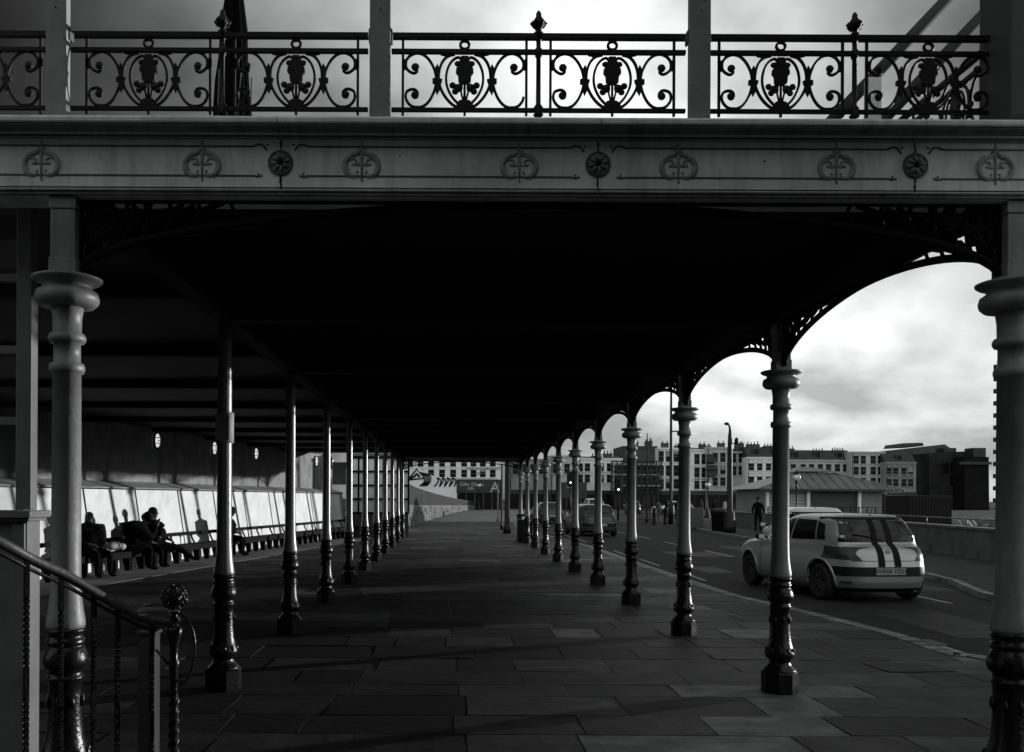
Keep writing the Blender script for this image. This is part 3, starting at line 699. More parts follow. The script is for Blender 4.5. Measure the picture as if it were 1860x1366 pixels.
while z < 38.2:
    mb = MB(); x = XW(z)
    poly = [(.50,0),(.60,0),(.60,.367),(.24,.367),(.24,.30),(.44,.27)]
    mb.prism([(x+a, b) for a, b in poly], z-.07, z+.07)
    # shouldered top so the gaps between legs read as small arches
    mb.box((x+.56, z-.14, .265), (x+.60, z+.14, .30))
    mb.build('leg', 'wood', be)
    if k % 2 == 0:
        mb = MB(); mb.tube([(x+.13,z,.64),(x+.15,z,.55),(x+.22,z,.41)], .025, 6); mb.ball((x+.13,z,.62), .045, 6, sc=(.7,1.6,.8)); mb.build('back_support', 'wood', be)
    z += .56; k += 1

# ------------------------------------------------------------------ people
def skinned(name, nodes, edges, mats, head=None, hands=(), parent=None, extra_mat=None):
    idx = {k: i for i, k in enumerate(nodes)}
    me = bpy.data.meshes.new(name); me.from_pydata([Vector(v[:3]) for v in nodes.values()], [(idx[a], idx[b]) for a, b in edges], [])
    o = bpy.data.objects.new(name, me); C.objects.link(o)
    sk = o.modifiers.new('skin', 'SKIN'); sk.use_smooth_shade = True
    for i, v in enumerate(nodes.values()): me.skin_vertices[0].data[i].radius = (v[3], v[3])
    me.skin_vertices[0].data[idx['pelvis']].use_root = True
    ss = o.modifiers.new('s', 'SUBSURF'); ss.levels = 1; ss.render_levels = 1
    dg = bpy.context.evaluated_depsgraph_get(); m2 = bpy.data.meshes.new_from_object(o.evaluated_get(dg)); bpy.data.objects.remove(o)
    m2.materials.clear()
    for m in mats: m2.materials.append(M[m])
    hp = [Vector(nodes[h][:3]) for h in hands]; hd = Vector(nodes[head][:3]) if head else None
    for p in m2.polygons:
        p.use_smooth = True; p.material_index = 0
        if hd is not None and (p.center-hd).length < .155: p.material_index = 1
        if any((p.center-h).length < .10 for h in hp): p.material_index = 1
        if extra_mat and extra_mat(p.center): p.material_index = 2
    o = bpy.data.objects.new(name, m2); C.objects.link(o)
    if parent: o.parent = parent
    return o
def person(label, loc, rz, pose='sit', lean=.1, headf=.06, headdz=0, arms='lap', legs='bent', mats=('cloth','skin','cloth2'), scale=1, extra=None, group=None, hair=True, bulk=1):
    H = .46 if pose == 'sit' else .92
    n = {}
    sl_, cl_ = math.sin(lean), math.cos(lean)
    def T(x, u, f=0): return (x, u*sl_+f*cl_, H+u*cl_-f*sl_)
    n['pelvis'] = (0, 0, H+.02, .15*bulk); n['belly'] = (*T(0,.20,.02), .145*bulk); n['chest'] = (*T(0,.40,.01), .155*bulk); n['upper'] = (*T(0,.50), .12*bulk)
    n['neck'] = (*T(0,.58,.01), .06)
    hx = Vector(T(0,.64,.03)); n['jaw'] = (hx.x, hx.y+headf*.5, hx.z+headdz*.4, .075); n['head'] = (hx.x, hx.y+headf, hx.z+.10+headdz, .098); n['crown'] = (hx.x, hx.y+headf*.9, hx.z+.17+headdz, .07)
    n['nose'] = (hx.x, hx.y+headf+.112, hx.z+.075+headdz, .013)
    e = [('pelvis','belly'),('belly','chest'),('chest','upper'),('upper','neck'),('neck','jaw'),('jaw','head'),('head','crown'),('head','nose')]
    for s_, nm in ((-1,'l'), (1,'r')):
        n['sh'+nm] = (*T(.19*s_*max(1,bulk*.75),.46), .07*bulk)
        if arms == 'lap': el, wr = T(.26*s_,.22,.08), (.12*s_, n['chest'][1]+.24, H+.17)
        elif arms == 'face': el, wr = (.2*s_, n['chest'][1]+.26, H+.16), (.07*s_, n['head'][1]+.14, n['head'][2]-.12)
        elif arms == 'back': el, wr = ((.42*s_, .02, H+.28) if s_ > 0 else (.28*s_,.12,H+.25)), ((.66*s_, -.05, H+.22) if s_ > 0 else (.1*s_, .3, H+.14))
        elif arms == 'down': el, wr = (.26*s_, -.02, H+.22), (.27*s_, .06, H-.06)
        elif arms == 'pockets': el, wr = (.29*s_, -.05, H+.2), (.19*s_, .1, H+.02)
        n['el'+nm] = (*el, .052*bulk); n['wr'+nm] = (*wr, .032)
        w_ = Vector(wr); d = (w_-Vector(el)).normalized(); sd = Vector((s_*1.0, .2, 0)); sd = (sd-d*sd.dot(d)).normalized()
        pm = w_+d*.065; n['pm'+nm] = (*pm, .030)
        e += [('upper','sh'+nm),('sh'+nm,'el'+nm),('el'+nm,'wr'+nm),('wr'+nm,'pm'+nm)]
        for q_, (off, ln) in enumerate(((-.030,.062),(-.010,.075),(.010,.070),(.030,.055))):
            b1 = pm+d*.03+sd*off; b2 = b1+d*ln*.6+Vector((0,0,-.012)); n['f%d%s' % (q_,nm)] = (*b1, .010); n['g%d%s' % (q_,nm)] = (*b2, .009)
            e += [('pm'+nm,'f%d%s' % (q_,nm)),('f%d%s' % (q_,nm),'g%d%s' % (q_,nm))]
        th = w_+d*.03-sd*.045; n['th'+nm] = (*th, .012); e.append(('pm'+nm,'th'+nm))
        n['hp'+nm] = (.10*s_, .03 if pose == 'sit' else 0, H-.02, .10*bulk)
        if pose == 'sit':
            if legs == 'bent': kn, an, to = (.14*s_,.46,H+.02), (.15*s_,.44,.10), (.16*s_,.60,.05)
            elif legs == 'out': kn, an, to = (.12*s_,.46,H-.02), (.10*s_,.82,.16), (.11*s_,.93,.20)
            else: kn, an, to = (.12*s_,.44,H+.03), (.1*s_,.34,.10), (.11*s_,.48,.05)
        else: st = .10*s_; kn, an, to = (.11*s_,.03+st*.4,.49), (.12*s_,-.02+st,.09), (.13*s_,.14+st,.05)
        n['kn'+nm] = (*kn, .070); n['an'+nm] = (*an, .045); n['to'+nm] = (*to, .035)
        e += [('pelvis','hp'+nm),('hp'+nm,'kn'+nm),('kn'+nm,'an'+nm),('an'+nm,'to'+nm)]
    o = skinned('person', n, e, mats, 'head', ('pml','pmr'), extra_mat=extra)
    o.location = loc; o.rotation_euler = (0,0,rz); o.scale = (scale,)*3
    tag(o, label, 'person', group)
    if hair:
        h = n['head']; mb = MB(); mb.ball((h[0], h[1]-.018, h[2]+.025), .104, 12, sc=(.98,1.0,1.0)); hh = mb.build('hair', 'hair', o)
    return o
ANG = R(-90)                      # facing the road (+x): local +y -> +x
def on_bench(px, off=.38):
    r = (px-VX)/F; Z = (-10.7+off)/(r-.165); return (XW(Z)+off, Z, -.04)
SCP = 1.06
person('person with a shaved head seated behind the nearest bench-side column, pale bag on lap'.replace('nearest ', 'first '), on_bench(160), R(-120), lean=-.02, arms='lap', headf=.0, hair=False, bulk=1.8, scale=SCP)
person('person bent far forward with elbows on knees and hands to the face', on_bench(226), R(-62), lean=.5, headf=.12, headdz=-.08, arms='face', bulk=1.9, scale=SCP*1.08)
person('slim person seated upright, between the bent figure and the one reclining', on_bench(259, .30), R(-80), lean=.0, arms='lap', scale=.96, bulk=1.4)
person('person leaning back with one arm along the bench rail and legs stretched out', on_bench(284), R(-62), lean=-.12, arms='back', headf=-.01, legs='out', bulk=1.75, scale=SCP)
person('person sitting alone, mostly hidden by the second bench-side column', on_bench(409), R(-85), lean=.15, arms='lap', scale=SCP, bulk=1.6)
# pale bag on the lap of the first sitter
b = on_bench(172); mb = MB(); mb.ball((b[0]+.42, b[1]-.1, .60), .17, 12, sc=(.8,1.5,.55)); mb.ball((b[0]+.5, b[1]+.15, .57), .09, 10, sc=(1,1.4,.8)); o = mb.build('cloth_bag', 'pale'); tag(o, 'crumpled pale bag on the lap of the first bench sitter', 'bag')

# ------------------------------------------------------------------ glazed screen, stair rail at the stair foot
sc_ = thing('glazed_screen', 'tall cream glazed screen on a low panelled wall beside the first bench-side column', 'screen')
GZ = 4.78
def gx(px): return P(px, 700, GZ).x
def gz(py): return P(40, py, GZ).z
mb = MB(); mb.box((gx(35), GZ-.04, gz(926)), (gx(63), GZ+.04, gz(372)))
mb.box((gx(-190), GZ-.035, gz(388)), (gx(35)-.001, GZ+.035, gz(370)))
mb.box((gx(-190), GZ-.04, gz(926)), (gx(-160), GZ+.04, gz(388)))
mb.build('frame', 'scrn', sc_, bevel=.006)
for py in (506, 636, 765): MB().box((gx(-160), GZ-.025, gz(py+7)), (gx(35)-.001, GZ+.025, gz(py-7))).build('glazing_bar', 'scrn', sc_)
gl = mat('clear_glass', .8, .03); b = gl.node_tree.nodes['Principled BSDF']; b.inputs['Transmission Weight'].default_value = 1; b.inputs['IOR'].default_value = 1.45
pys = [388, 499, 513, 629, 643, 758, 772, 926]
for i in range(0, 8, 2): MB().box((gx(-160), GZ-.003, gz(pys[i+1])), (gx(35), GZ+.003, gz(pys[i]))).build('pane', gl, sc_)
mb = MB(); mb.box((gx(-200), GZ-.13, gz(940)), (gx(76), GZ+.12, gz(927))); mb.box((gx(-200), GZ-.11, gz(946)), (gx(71), GZ+.10, gz(940)-.001)); mb.build('sill', 'scrn', sc_, bevel=.004)
mb = MB(); mb.box((gx(-200), GZ-.07, 0), (gx(62), GZ+.08, gz(946)-.001)); mb.box((gx(38), GZ-.09, 0.1), (gx(60), GZ-.072, gz(950)))
mb.box((gx(-200), GZ-.085, .0), (gx(60), GZ-.072, .12)); mb.build('base_wall', 'scrn', sc_, bevel=.004)
# handrail
hr = thing('stair_handrail', 'black iron stair handrail with twisted balusters and openwork ball newel', 'handrail')
def hp(px, py, Z): return P(px, py, Z)
path = smooth_path([hp(-130,925,3.55), hp(0,985,3.72), hp(60,1017,3.84), hp(125,1048,3.96), hp(200,1092,4.08), hp(262,1122,4.16), hp(290,1127,4.2), hp(318,1131,4.22)], 5)
MB().tube(path, .022, 12).build('rail', 'hrail', hr)
MB().tube([p+Vector((0,0,-.045)) for p in path[:-6]], .009, 6).build('under_rail', 'iron', hr)
def twisted(p, zb_, r=.014):
    mb = MB(); zt = p.z-.02; n_ = int((zt-zb_)/.012); vs = []; fs = []
    for i in range(n_+1):
        t = i/n_; z = zb_+(zt-zb_)*t; tw = 0
        a = z*60 if .18 < (z-zb_)/(zt-zb_) < .42 or .55 < (z-zb_)/(zt-zb_) < .85 else 0
        for j in range(4): vs.append((p.x+r*math.cos(a+j*math.pi/2), p.y+r*math.sin(a+j*math.pi/2), z))
    for i in range(n_):
        for j in range(4): fs.append((i*4+j, i*4+(j+1)%4, (i+1)*4+(j+1)%4, (i+1)*4+j))
    mb.add(vs, fs, 0, False); return mb.build('baluster', 'black', hr)
def at_path(px):
    best = min(path, key=lambda q: abs(VX+q.x/q.y*F-px)); return best
for px in (-40, 52, 112, 168, 220, 275): twisted(at_path(px), .10+max(0, (250-px))*.0012)
nx = hp(316,1140,4.22)
mb = MB(); mb.lathe([(.05,0),(.05,.06),(.022,.09),(.019,.2),(.019,.55),(.024,.58),(.019,.61),(.019,.80),(.028,.83),(.018,.85),(.022,.91),(.036,.955),(.04,.985),(.028,1.0)], (nx.x, nx.y, 0), 14)
for k in range(3):
    pts = [(nx.x+.02*math.cos(z*45+k*2.1), nx.y+.02*math.sin(z*45+k*2.1), z) for z in [.2+i*.01 for i in range(50)]]; mb.tube(pts, .006, 5)
mb.build('newel_post', 'black', hr)
mb = MB(); bc = Vector((nx.x, nx.y, 1.135)); mb.lathe([(.016,1.0),(.03,1.03),(.015,1.05),(.03,1.07)], (nx.x,nx.y,0), 12); mb.ball(bc, .045, 12)
for k in range(26):
    a = k*2.4; zc = -1+2*(k+.5)/26; rr = math.sqrt(1-zc*zc); d = Vector((rr*math.cos(a), rr*math.sin(a), zc)); u = d.cross(Vector((.3,.2,1))).normalized(); v = d.cross(u)
    ring = [bc+d*.056+u*.014*math.cos(t)+v*.014*math.sin(t) for t in [i*math.pi/4 for i in range(8)]]; mb.tube(ring, .0055, 5, closed=True)
mb.build('newel_ball', 'black', hr)
mb = MB(); mb.tube(smooth_path([hp(318,1112,4.2), hp(335,1120,4.22), hp(350,1145,4.22), hp(354,1180,4.22), hp(348,1215,4.22), hp(335,1238,4.22), hp(325,1235,4.22)], 5), .006, 6)
mb.tube([hp(283,1180,4.2), hp(316,1218,4.22)], .006, 6); mb.build('scroll', 'black', hr)
# short pale pier beyond the rail
mb = MB(); a = hp(256,1140,4.9); b_ = hp(286,1140,4.9); mb.box((a.x, 4.85, 0), (b_.x, 4.95, .86)); mb.box((a.x-.01, 4.84, .861), (b_.x+.01, 4.96, .88)); o = mb.build('low_pier', 'farpave', bevel=.006); tag(o, 'short pale rendered pier behind the stair balusters', 'pier')

o = MB().box((-40,-14,-.1), (14,-13.5,15.0)).build('rear_light_blocker', 'brick'); o['kind'] = 'structure'; o['label'] = 'unseen dark block added behind the viewpoint to cut low sky light'  # unseen block added to keep low sky light out of the shelter
# light blockers added either side of the viewpoint (out of frame, they shade the ends of the fascia)
for nm, a, b_ in (('side_light_blocker', (-2.9,-9,-.1), (-2.6,3.25,8.5)), ('side_light_blocker', (2.6,-9,-.1), (3.1,3.85,8.5))):
    o = MB().box(a, b_).build(nm, 'brick'); o['kind'] = 'structure'; o['label'] = 'unseen tall dark block added beside the viewpoint to cut sky light'

# ------------------------------------------------------------------ cars
PROF = [(.17,.16,4.02,.76,5),(.24,.06,4.14,.83,5),(.34,.01,4.19,.865,5),(.46,.0,4.21,.878,5),(.58,.015,4.20,.882,5),(.70,.04,4.16,.88,5),(.80,.07,4.08,.872,5),(.88,.115,3.92,.858,4.8),(.93,.17,3.55,.84,4.6),
        (.965,.23,3.08,.82,5),(1.0,.26,2.98,.80,5.5),(1.10,.29,2.82,.775,6),(1.22,.335,2.62,.73,5),(1.32,.40,2.44,.685,5),(1.38,.455,2.32,.645,4.8),(1.415,.52,2.22,.60,4.6),(1.44,.56,2.08,.56,5),(1.455,.72,1.90,.42,4),(1.46,.95,1.7,.2,3)]
def prof_at(z):
    P_ = PROF
    if z <= P_[0][0]: return P_[0][1:]
    for a, b in zip(P_[:-1], P_[1:]):
        if a[0] <= z <= b[0]:
            t = (z-a[0])/(b[0]-a[0]); return tuple(a[i]+(b[i]-a[i])*t for i in range(1,5))
    return P_[-1][1:]
def xr_at(y, z, side=-1):
    xr, xf_, b, n_ = prof_at(z); a = (xf_-xr)/2; c = (xf_+xr)/2; q = min(.999, abs(y)/b); return c+side*a*(1-q**n_)**(1/n_)
def ys_at(x, z):
    xr, xf_, b, n_ = prof_at(z); a = (xf_-xr)/2; c = (xf_+xr)/2; q = min(.999, abs(x-c)/a); return b*(1-q**n_)**(1/n_)
def patch(kind, c4, nu=12, nv=6, off=.006, sg=1, side=-1, poly=None):
    """c4 = four corners (a,z) bl, br, tr, tl; kind 'rear' a=y, 'side' a=x"""
    vs = []; fs = []
    def pt(a, z):
        if kind == 'rear': return Vector((xr_at(a, z, side), a, z))
        return Vector((a, sg*ys_at(a, z), z))
    for j in range(nv+1):
        for i in range(nu+1):
            u, v = i/nu, j/nv
            a = (c4[0][0]*(1-u)+c4[1][0]*u)*(1-v)+(c4[3][0]*(1-u)+c4[2][0]*u)*v
            z = (c4[0][1]*(1-u)+c4[1][1]*u)*(1-v)+(c4[3][1]*(1-u)+c4[2][1]*u)*v
            p = pt(a, z); e = .01; t1 = pt(a+e, z)-p; t2 = pt(a, z+e)-p; n_ = t1.cross(t2).normalized()
            ctr = Vector((2.1, 0, .6))
            if n_.dot(p-ctr) < 0: n_ = -n_
            vs.append(p+n_*off)
    for j in range(nv):
        for i in range(nu): k = j*(nu+1)+i; fs.append((k, k+1, k+nu+2, k+nu+1))
    return vs, fs
def wheel(t, x, y, r=.315):
    sg = 1 if y > 0 else -1
    wt = bpy.data.objects.new('wheel', None); C.objects.link(wt); wt.parent = t; wt.location = (x, y, r); wt.rotation_euler = (R(-90*sg), 0, 0)
    MB().lathe([(r*.62,-.10),(r*.93,-.10),(r,-.06),(r,.06),(r*.93,.10),(r*.66,.10),(r*.62,.08)], n=28).build('tyre', 'rubber', wt)
    mb = MB(); mb.lathe([(r*.62,.0),(r*.63,.085),(r*.57,.088),(r*.55,.04),(.02,.035)], n=24)
    for k in range(7):
        a = 2*math.pi*k/7; mb.tube([(.03*math.cos(a), .03*math.sin(a), .07), (r*.58*math.cos(a), r*.58*math.sin(a), .075)], .022, 5)
    mb.lathe([(.05,.03),(.05,.085),(.02,.09)], n=12); mb.build('rim', 'rim', wt)
def make_car(label, paint, stripes=False, plate=None, estate=False, group=None):
    t = thing('parked_car' if not stripes else 'striped_hatchback', label, 'car', group=group)
    nth = 96; zz = []
    for a, b in zip(PROF[:-1], PROF[1:]):
        k = max(1, int(round(max(b[0]-a[0], abs(b[2]-a[2])*.12)/.03)))
        zz += [a[0]+(b[0]-a[0])*i/k for i in range(k)]
    zz.append(PROF[-1][0]); vs = []
    for z in zz:
        xr, xf_, b, n_ = prof_at(z); a = (xf_-xr)/2; c = (xf_+xr)/2
        for i in range(nth):
            th = 2*math.pi*i/nth; cs, sn = math.cos(th), math.sin(th)
            vs.append((c+a*math.copysign(abs(cs)**(2/n_), cs), b*math.copysign(abs(sn)**(2/n_), sn), z))
    fs = []
    wx = (.72, 3.36)
    for j in range(len(zz)-1):
        for i in range(nth):
            f = (j*nth+i, j*nth+(i+1)%nth, (j+1)*nth+(i+1)%nth, (j+1)*nth+i)
            cx = sum(vs[q][0] for q in f)/4; cy = sum(vs[q][1] for q in f)/4; cz = sum(vs[q][2] for q in f)/4
            if abs(cy) > .6 and any((cx-w_)**2+(cz-.33)**2 < .375**2 for w_ in wx): continue
            fs.append(f)
    fs.append(tuple((len(zz)-1)*nth+i for i in range(nth)))
    mb = MB(); mb.add(vs, fs, 0, True)
    body = mb.build('body', paint, t)
    # arch lips, dark liners and the under-tray
    md = MB()
    for w_ in wx:
        for sg in (-1, 1):
            pts = []; mb = MB()
            for i in range(25):
                a = math.pi*(-.08+1.16*i/24); x = w_+.385*math.cos(a); z = .33+.385*math.sin(a)
                if z > .18: pts.append((x, sg*(ys_at(x, z)+.004), z))
            mb.tube(pts, .024, 8); mb.build('wheel_arch', paint, t)
            lin = [(w_+.39*math.cos(math.pi*i/12), .33+.39*math.sin(math.pi*i/12)) for i in range(13)]
            md.add([(x, sg*.80, z) for x, z in lin]+[(x, sg*.45, z) for x, z in lin], [(i,i+1,i+14,i+13) for i in range(12)]+[tuple(range(13,26))])
    md.box((.3,-.70,.16), (3.95,.70,.30)); md.build('underbody', 'plastic', t)
    for x in wx:
        for y in (-.765, .765): wheel(t, x, y)
    def pp(name, kind, c4, m, par_=None, **k): return MB().add(*patch(kind, c4, **k), 0, True).build(name, m, par_ or t)
    pp('rear_window', 'rear', [(-.70,1.0),(.70,1.0),(.60,1.355),(-.60,1.355)], 'glass', nu=18)
    pp('windscreen', 'rear', [(-.70,1.01),(.70,1.01),(.58,1.36),(-.58,1.36)], 'glass', nu=18, side=1)
    for sg in (-1, 1):
        pp('side_window', 'side', [(1.82,1.0),(2.85,.985),(2.28,1.345),(1.84,1.36)], 'glass', sg=sg, nu=14)
        pp('side_window', 'side', [(.95,1.02),(1.76,1.0),(1.78,1.36),(1.10,1.345)], 'glass', sg=sg, nu=14)
        pp('side_window', 'side', [(.66,1.03),(.90,1.02),(1.05,1.34),(.80,1.28)], 'glass', sg=sg)
        pp('tail_light', 'rear', [(.46*sg,.70),(.855*sg,.72),(.80*sg,.93),(.62*sg,.90)], 'lens', nu=10)
        pp('tail_light_side', 'side', [(.09,.74),(.42,.80),(.30,.92),(.16,.92)], 'lens', sg=sg, nu=8)
        mb = MB(); mb.ball((2.72, sg*.93, 1.0), .1, 10, sc=(.6,1.1,.75)); mb.tube([(2.70,sg*.80,.97),(2.72,sg*.88,.99)], .025, 6); wm = mb.build('wing_mirror', 'plastic', t)
        MB().cbox((2.665, sg*.935, 1.0), (.01,.12,.09)).build('mirror_glass', 'globe', wm)
        pp('door_seam', 'side', [(1.78,.30),(1.79,.30),(1.79,.99),(1.78,.99)], 'ink', sg=sg, nu=1, nv=14, off=.004)
        pp('door_seam', 'side', [(2.82,.32),(2.83,.32),(2.86,.97),(2.85,.97)], 'ink', sg=sg, nu=1, nv=14, off=.004)
        MB().add(*patch('side', [(1.92,.82),(2.08,.82),(2.08,.85),(1.92,.85)], sg=sg, off=.02), 0).build('door_handle', paint, t)
        pp('headlight', 'rear', [(.45*sg,.62),(.84*sg,.62),(.80*sg,.80),(.52*sg,.76)], 'globe', side=1)
    pp('bumper_strip', 'rear', [(-.84,.45),(.84,.45),(.85,.60),(-.85,.60)], 'plastic', nu=30, nv=3, off=.008)
    pp('hatch_seam', 'rear', [(-.62,.695),(.62,.695),(.62,.703),(-.62,.703)], 'ink', nu=24, nv=1, off=.005)
    for sg in (-1,1): pp('hatch_seam', 'rear', [(.615*sg,.70),(.622*sg,.70),(.735*sg,.985),(.728*sg,.985)], 'ink', nu=1, nv=12, off=.005); pp('reflector', 'rear', [(.62*sg,.33),(.74*sg,.33),(.74*sg,.36),(.62*sg,.36)], 'lens', nu=4, nv=1)
    pp('glass_edge', 'rear', [(-.66,1.365),(.66,1.365),(.64,1.40),(-.64,1.40)], 'plastic', nu=20, nv=1, off=.02) if stripes else None
    pp('lower_lip', 'rear', [(-.78,.19),(.78,.19),(.80,.25),(-.80,.25)], 'plastic', nu=24, nv=2, off=.006)
    if stripes:
        for a, b_ in ((-.20,-.085), (.085,.20)):
            pp('racing_stripe', 'rear', [(a,.605),(b_,.605),(b_*.93,.985),(a*.93,.985)], 'ink', nu=3, nv=14, off=.009)
            pp('racing_stripe', 'rear', [(a*.93,.985),(b_*.93,.985),(b_*.86,1.375),(a*.86,1.375)], 'ink', nu=3, nv=18, off=.011)
        mb = MB(); mb.tube([(xr_at(-.3,1.03)-.02,-.02,1.02),(xr_at(-.3,1.1)-.02,.28,1.10),(xr_at(.4,1.14)-.02,.5,1.13)], .010, 5); mb.build('wiper', 'plastic', t)
        mb = MB(); mb.tube([(xr_at(0,.84)-.012, .035*math.cos(a), .85+.05*math.sin(a)) for a in (0,math.pi/2,math.pi,1.5*math.pi)], .008, 5, closed=True); mb.build('badge', 'rim', t)
    mb = MB(); mb.box((-.014,-.26,.475), (.0,.26,.585)); npl = mb.build('number_plate', 'plate', t)
    if plate:
        mtx = Matrix.Translation((-.016,0,.53)) @ Matrix.Rotation(R(-90),4,'Z') @ Matrix.Rotation(R(90),4,'X')
        text('plate_text', plate, .105, 'ink', npl, mtx, .001)
    mb = MB(); mb.tube([(.62,0,1.41),(.60,0,1.45)], [.03,.02], 8); mb.tube([(.60,0,1.45),(.50,0,1.62)], .006, 5); mb.build('aerial', 'plastic', t)
    MB().tube([(.10,-.45,.2),(.02,-.45,.19)], .03, 10).build('exhaust', 'rim', t)
    MB().box((.3,-.55,.5), (.32,.55,.95)).build('parcel_shelf', 'plastic', t)
    return t
# local x runs from tail (0) to nose: heading (dx,dy)
RZc = -.10
def place_car(c, px, py, rz, off=0):
    """rear-left tyre foot at photo pixel on the road plane"""
    Z = (HC-RZc)*F/((py-VY)-ROLL*(px-VX)); p = P(px, py, Z); c.location = (p.x, p.y, RZc); c.rotation_euler = (0,0,rz)
car = make_car('silver hatchback with two black racing stripes over its tail, driving off along the road', 'silver', True, 'WR04 YDH')
place_car(car, 1618, 1097, R(97))
cb = make_car('dark hatchback with a pale roof edge, stopped on the road behind the sixth roadside column', 'darkcar', plate='')
cb.name = 'parked_car'
place_car(cb, 1092, 975, R(96))
c2 = recopy(cb, (0,0,0), 0, 'small dark car at the kerb farther up the road than the other dark hatchback'); place_car(c2, 1003, 951, R(93))
cw = make_car('white estate car in the far lane, only its roof showing past the striped hatchback', 'white')
p = P(1490, 935, 24); cw.location = (8.75, 21.5, RZc); cw.rotation_euler = (0,0,R(78)); cw.scale = (1.06,1,1.04)
c3 = recopy(cw, (0,0,0), 0, 'white car up ahead of the dark hatchback on the road', scale=(1.05,1.05,1.2)); place_car(c3, 1085, 938, R(95))
c4_ = recopy(cw, (0,0,0), 0, 'small white car parked beyond the low sea wall in the square'); p = P(1262, 924, 95); c4_.location = (p.x, p.y, -.09); c4_.rotation_euler = (0,0,R(170))
c5 = recopy(cb, (0,0,0), 0, 'dark car waiting by the traffic lights at the junction'); p = P(1150, 926, 100); c5.location = (p.x, p.y, -.09); c5.rotation_euler = (0,0,R(80))

# ------------------------------------------------------------------ low sea wall on the far side
wl = [(11.8,6),(13.2,16),(14.3,24),(15.0,29),(16.0,38),(16.9,48),(17.2,57)]
wl = [(p.x, p.y) for p in smooth_path([(x,y,0) for x,y in wl], 5)]
lw = thing('sea_wall', 'low smooth concrete wall along the far pavement beside the striped hatchback', 'wall')
def rib2(pl, d0, d1, z0, z1, name, m, par_):
    a = offset(pl, d0); b = offset(pl, d1); mb = MB(); n_ = len(pl)
    for i in range(n_): mb.v += [(*a[i], z0), (*b[i], z0), (*b[i], z1), (*a[i], z1)]
    for i in range(n_-1):
        for j in range(4): mb.f.append([i*4+j, i*4+(j+1)%4, (i+1)*4+(j+1)%4, (i+1)*4+j]); mb.m.append(0); mb.sm.append(False)
    mb.f.append([0,1,2,3]); mb.f.append([n_*4-1,n_*4-2,n_*4-3,n_*4-4]); mb.m += [0,0]; mb.sm += [False,False]
    return mb.build(name, m, par_)
rib2(wl, 0, .35, 0, .80, 'wall_body', 'concrete', lw); rib2(wl, -.04, .40, .801, .87, 'coping', 'concrete', lw)
mb = MB(); top = [(x,y,1.08) for x, y in offset(wl, .2)]; mb.tube(top, .022, 6)
for x, y, z in top[::3]: mb.tube([(x,y,.86),(x,y,1.08)], .018, 6)
mb.build('guard_rail', 'scaf', lw)

# ------------------------------------------------------------------ street furniture
bz = P(953, 984, 33.5)
lb = thing('litter_bin', 'black square litter bin at the kerb between the far columns', 'bin', (bz.x, 33.5, 0))
mb = MB(); mb.box((-.27,-.27,.04), (.27,.27,.82)); mb.box((-.23,-.23,0), (.23,.23,.04)); mb.build('body', 'iron', lb, bevel=.015)
mb = MB(); mb.box((-.29,-.29,.96), (.29,.29,1.03)); 
for a in (-.25,.25):
    for b_ in (-.25,.25): mb.box((a-.02,b_-.02,.82), (a+.02,b_+.02,.96))
mb.build('lid', 'iron', lb, bevel=.01)
mb = MB(); mb.prism([(.05*math.cos(t*math.pi/6), .70+.05*math.sin(t*math.pi/6)) for t in range(12)], -.28, -.272); mb.build('badge', 'rim', lb)
def simple_pole(name, label, px, py, Z, h, r0, r1, cat='pole', m='iron'):
    p = P(px, py, Z); o = MB().lathe([(r0*1.5,0),(r0*1.5,.25),(r0,.3),(r1,h)], (p.x,Z,0), 12).build(name, m); tag(o, label, cat); return o, p
simple_pole('shelter_pole', 'stout dark pole standing in the pavement just past the end of the shelter', 921, 968, 42, 4.2, .12, .11)
simple_pole('sign_pole', 'thin dark sign pole beside the stout pole past the shelter', 911, 960, 47, 3.4, .05, .04)
simple_pole('sign_pole', 'thin grey pole farthest up the pavement, before the black shopfront', 904, 946, 62, 2.6, .05, .04, m='scaf')
def ornate(label, px, ytop, Z, h, group='globe lamp posts on the seafront'):
    p = P(px, ytop, Z); t = thing('globe_lamp_post', label, 'lamp post', (p.x, Z, 0), 0, group)
    MB().lathe([(.28,0),(.28,.12),(.2,.18),(.17,.5),(.09,.65),(.07,.9),(.05,1.0),(.045,h-1.15),(.09,h-1.1),(.05,h-1.0),(.07,h-.75),(.12,h-.7)], n=14).build('post', 'iron', t)
    mb = MB(); mb.ball((0,0,h-.48), .24, 14); mb.build('globe', 'globe', t)
    mb = MB(); mb.lathe([(.19,h-.36),(.2,h-.30),(.1,h-.2),(.06,h-.12),(.02,h)], n=12)
    for k in range(4):
        a = k*math.pi/2+.4; mb.tube([(.1*math.cos(a),.1*math.sin(a),h-.72),(.25*math.cos(a),.25*math.sin(a),h-.5),(.2*math.cos(a),.2*math.sin(a),h-.32)], .012, 5)
    mb.build('lamp_crown', 'iron', t); return t
ornate('black lamp post with round globe before the hipped pavilion roof', 1447, 850, 55, 3.45)
ornate('black lamp post with round globe before the shops beyond the sea wall', 1285, 867, 80, 3.4)
ornate('black lamp post standing alone before the black shopfront at the pavement end', 870, 872, 125, 3.9)
p = P(1325, 965, 44); t = thing('tall_street_lamp', 'tall black lamp column with a small hooded head and side loudspeaker by the sea wall', 'street lamp', (p.x, 44, 0))
MB().lathe([(.30,0),(.30,.3),(.26,.4),(.24,.95),(.14,1.05),(.12,4.0),(.09,4.7),(.05,5.0)], n=14).build('post', 'iron', t)
mb = MB(); mb.tube([(0,0,4.95),(-.02,0,5.15),(-.12,0,5.28)], [.06,.05,.04], 8); mb.ball((-.16,0,5.27), .11, 8, sc=(1.2,1,.7)); mb.build('lamp_head', 'iron', t)
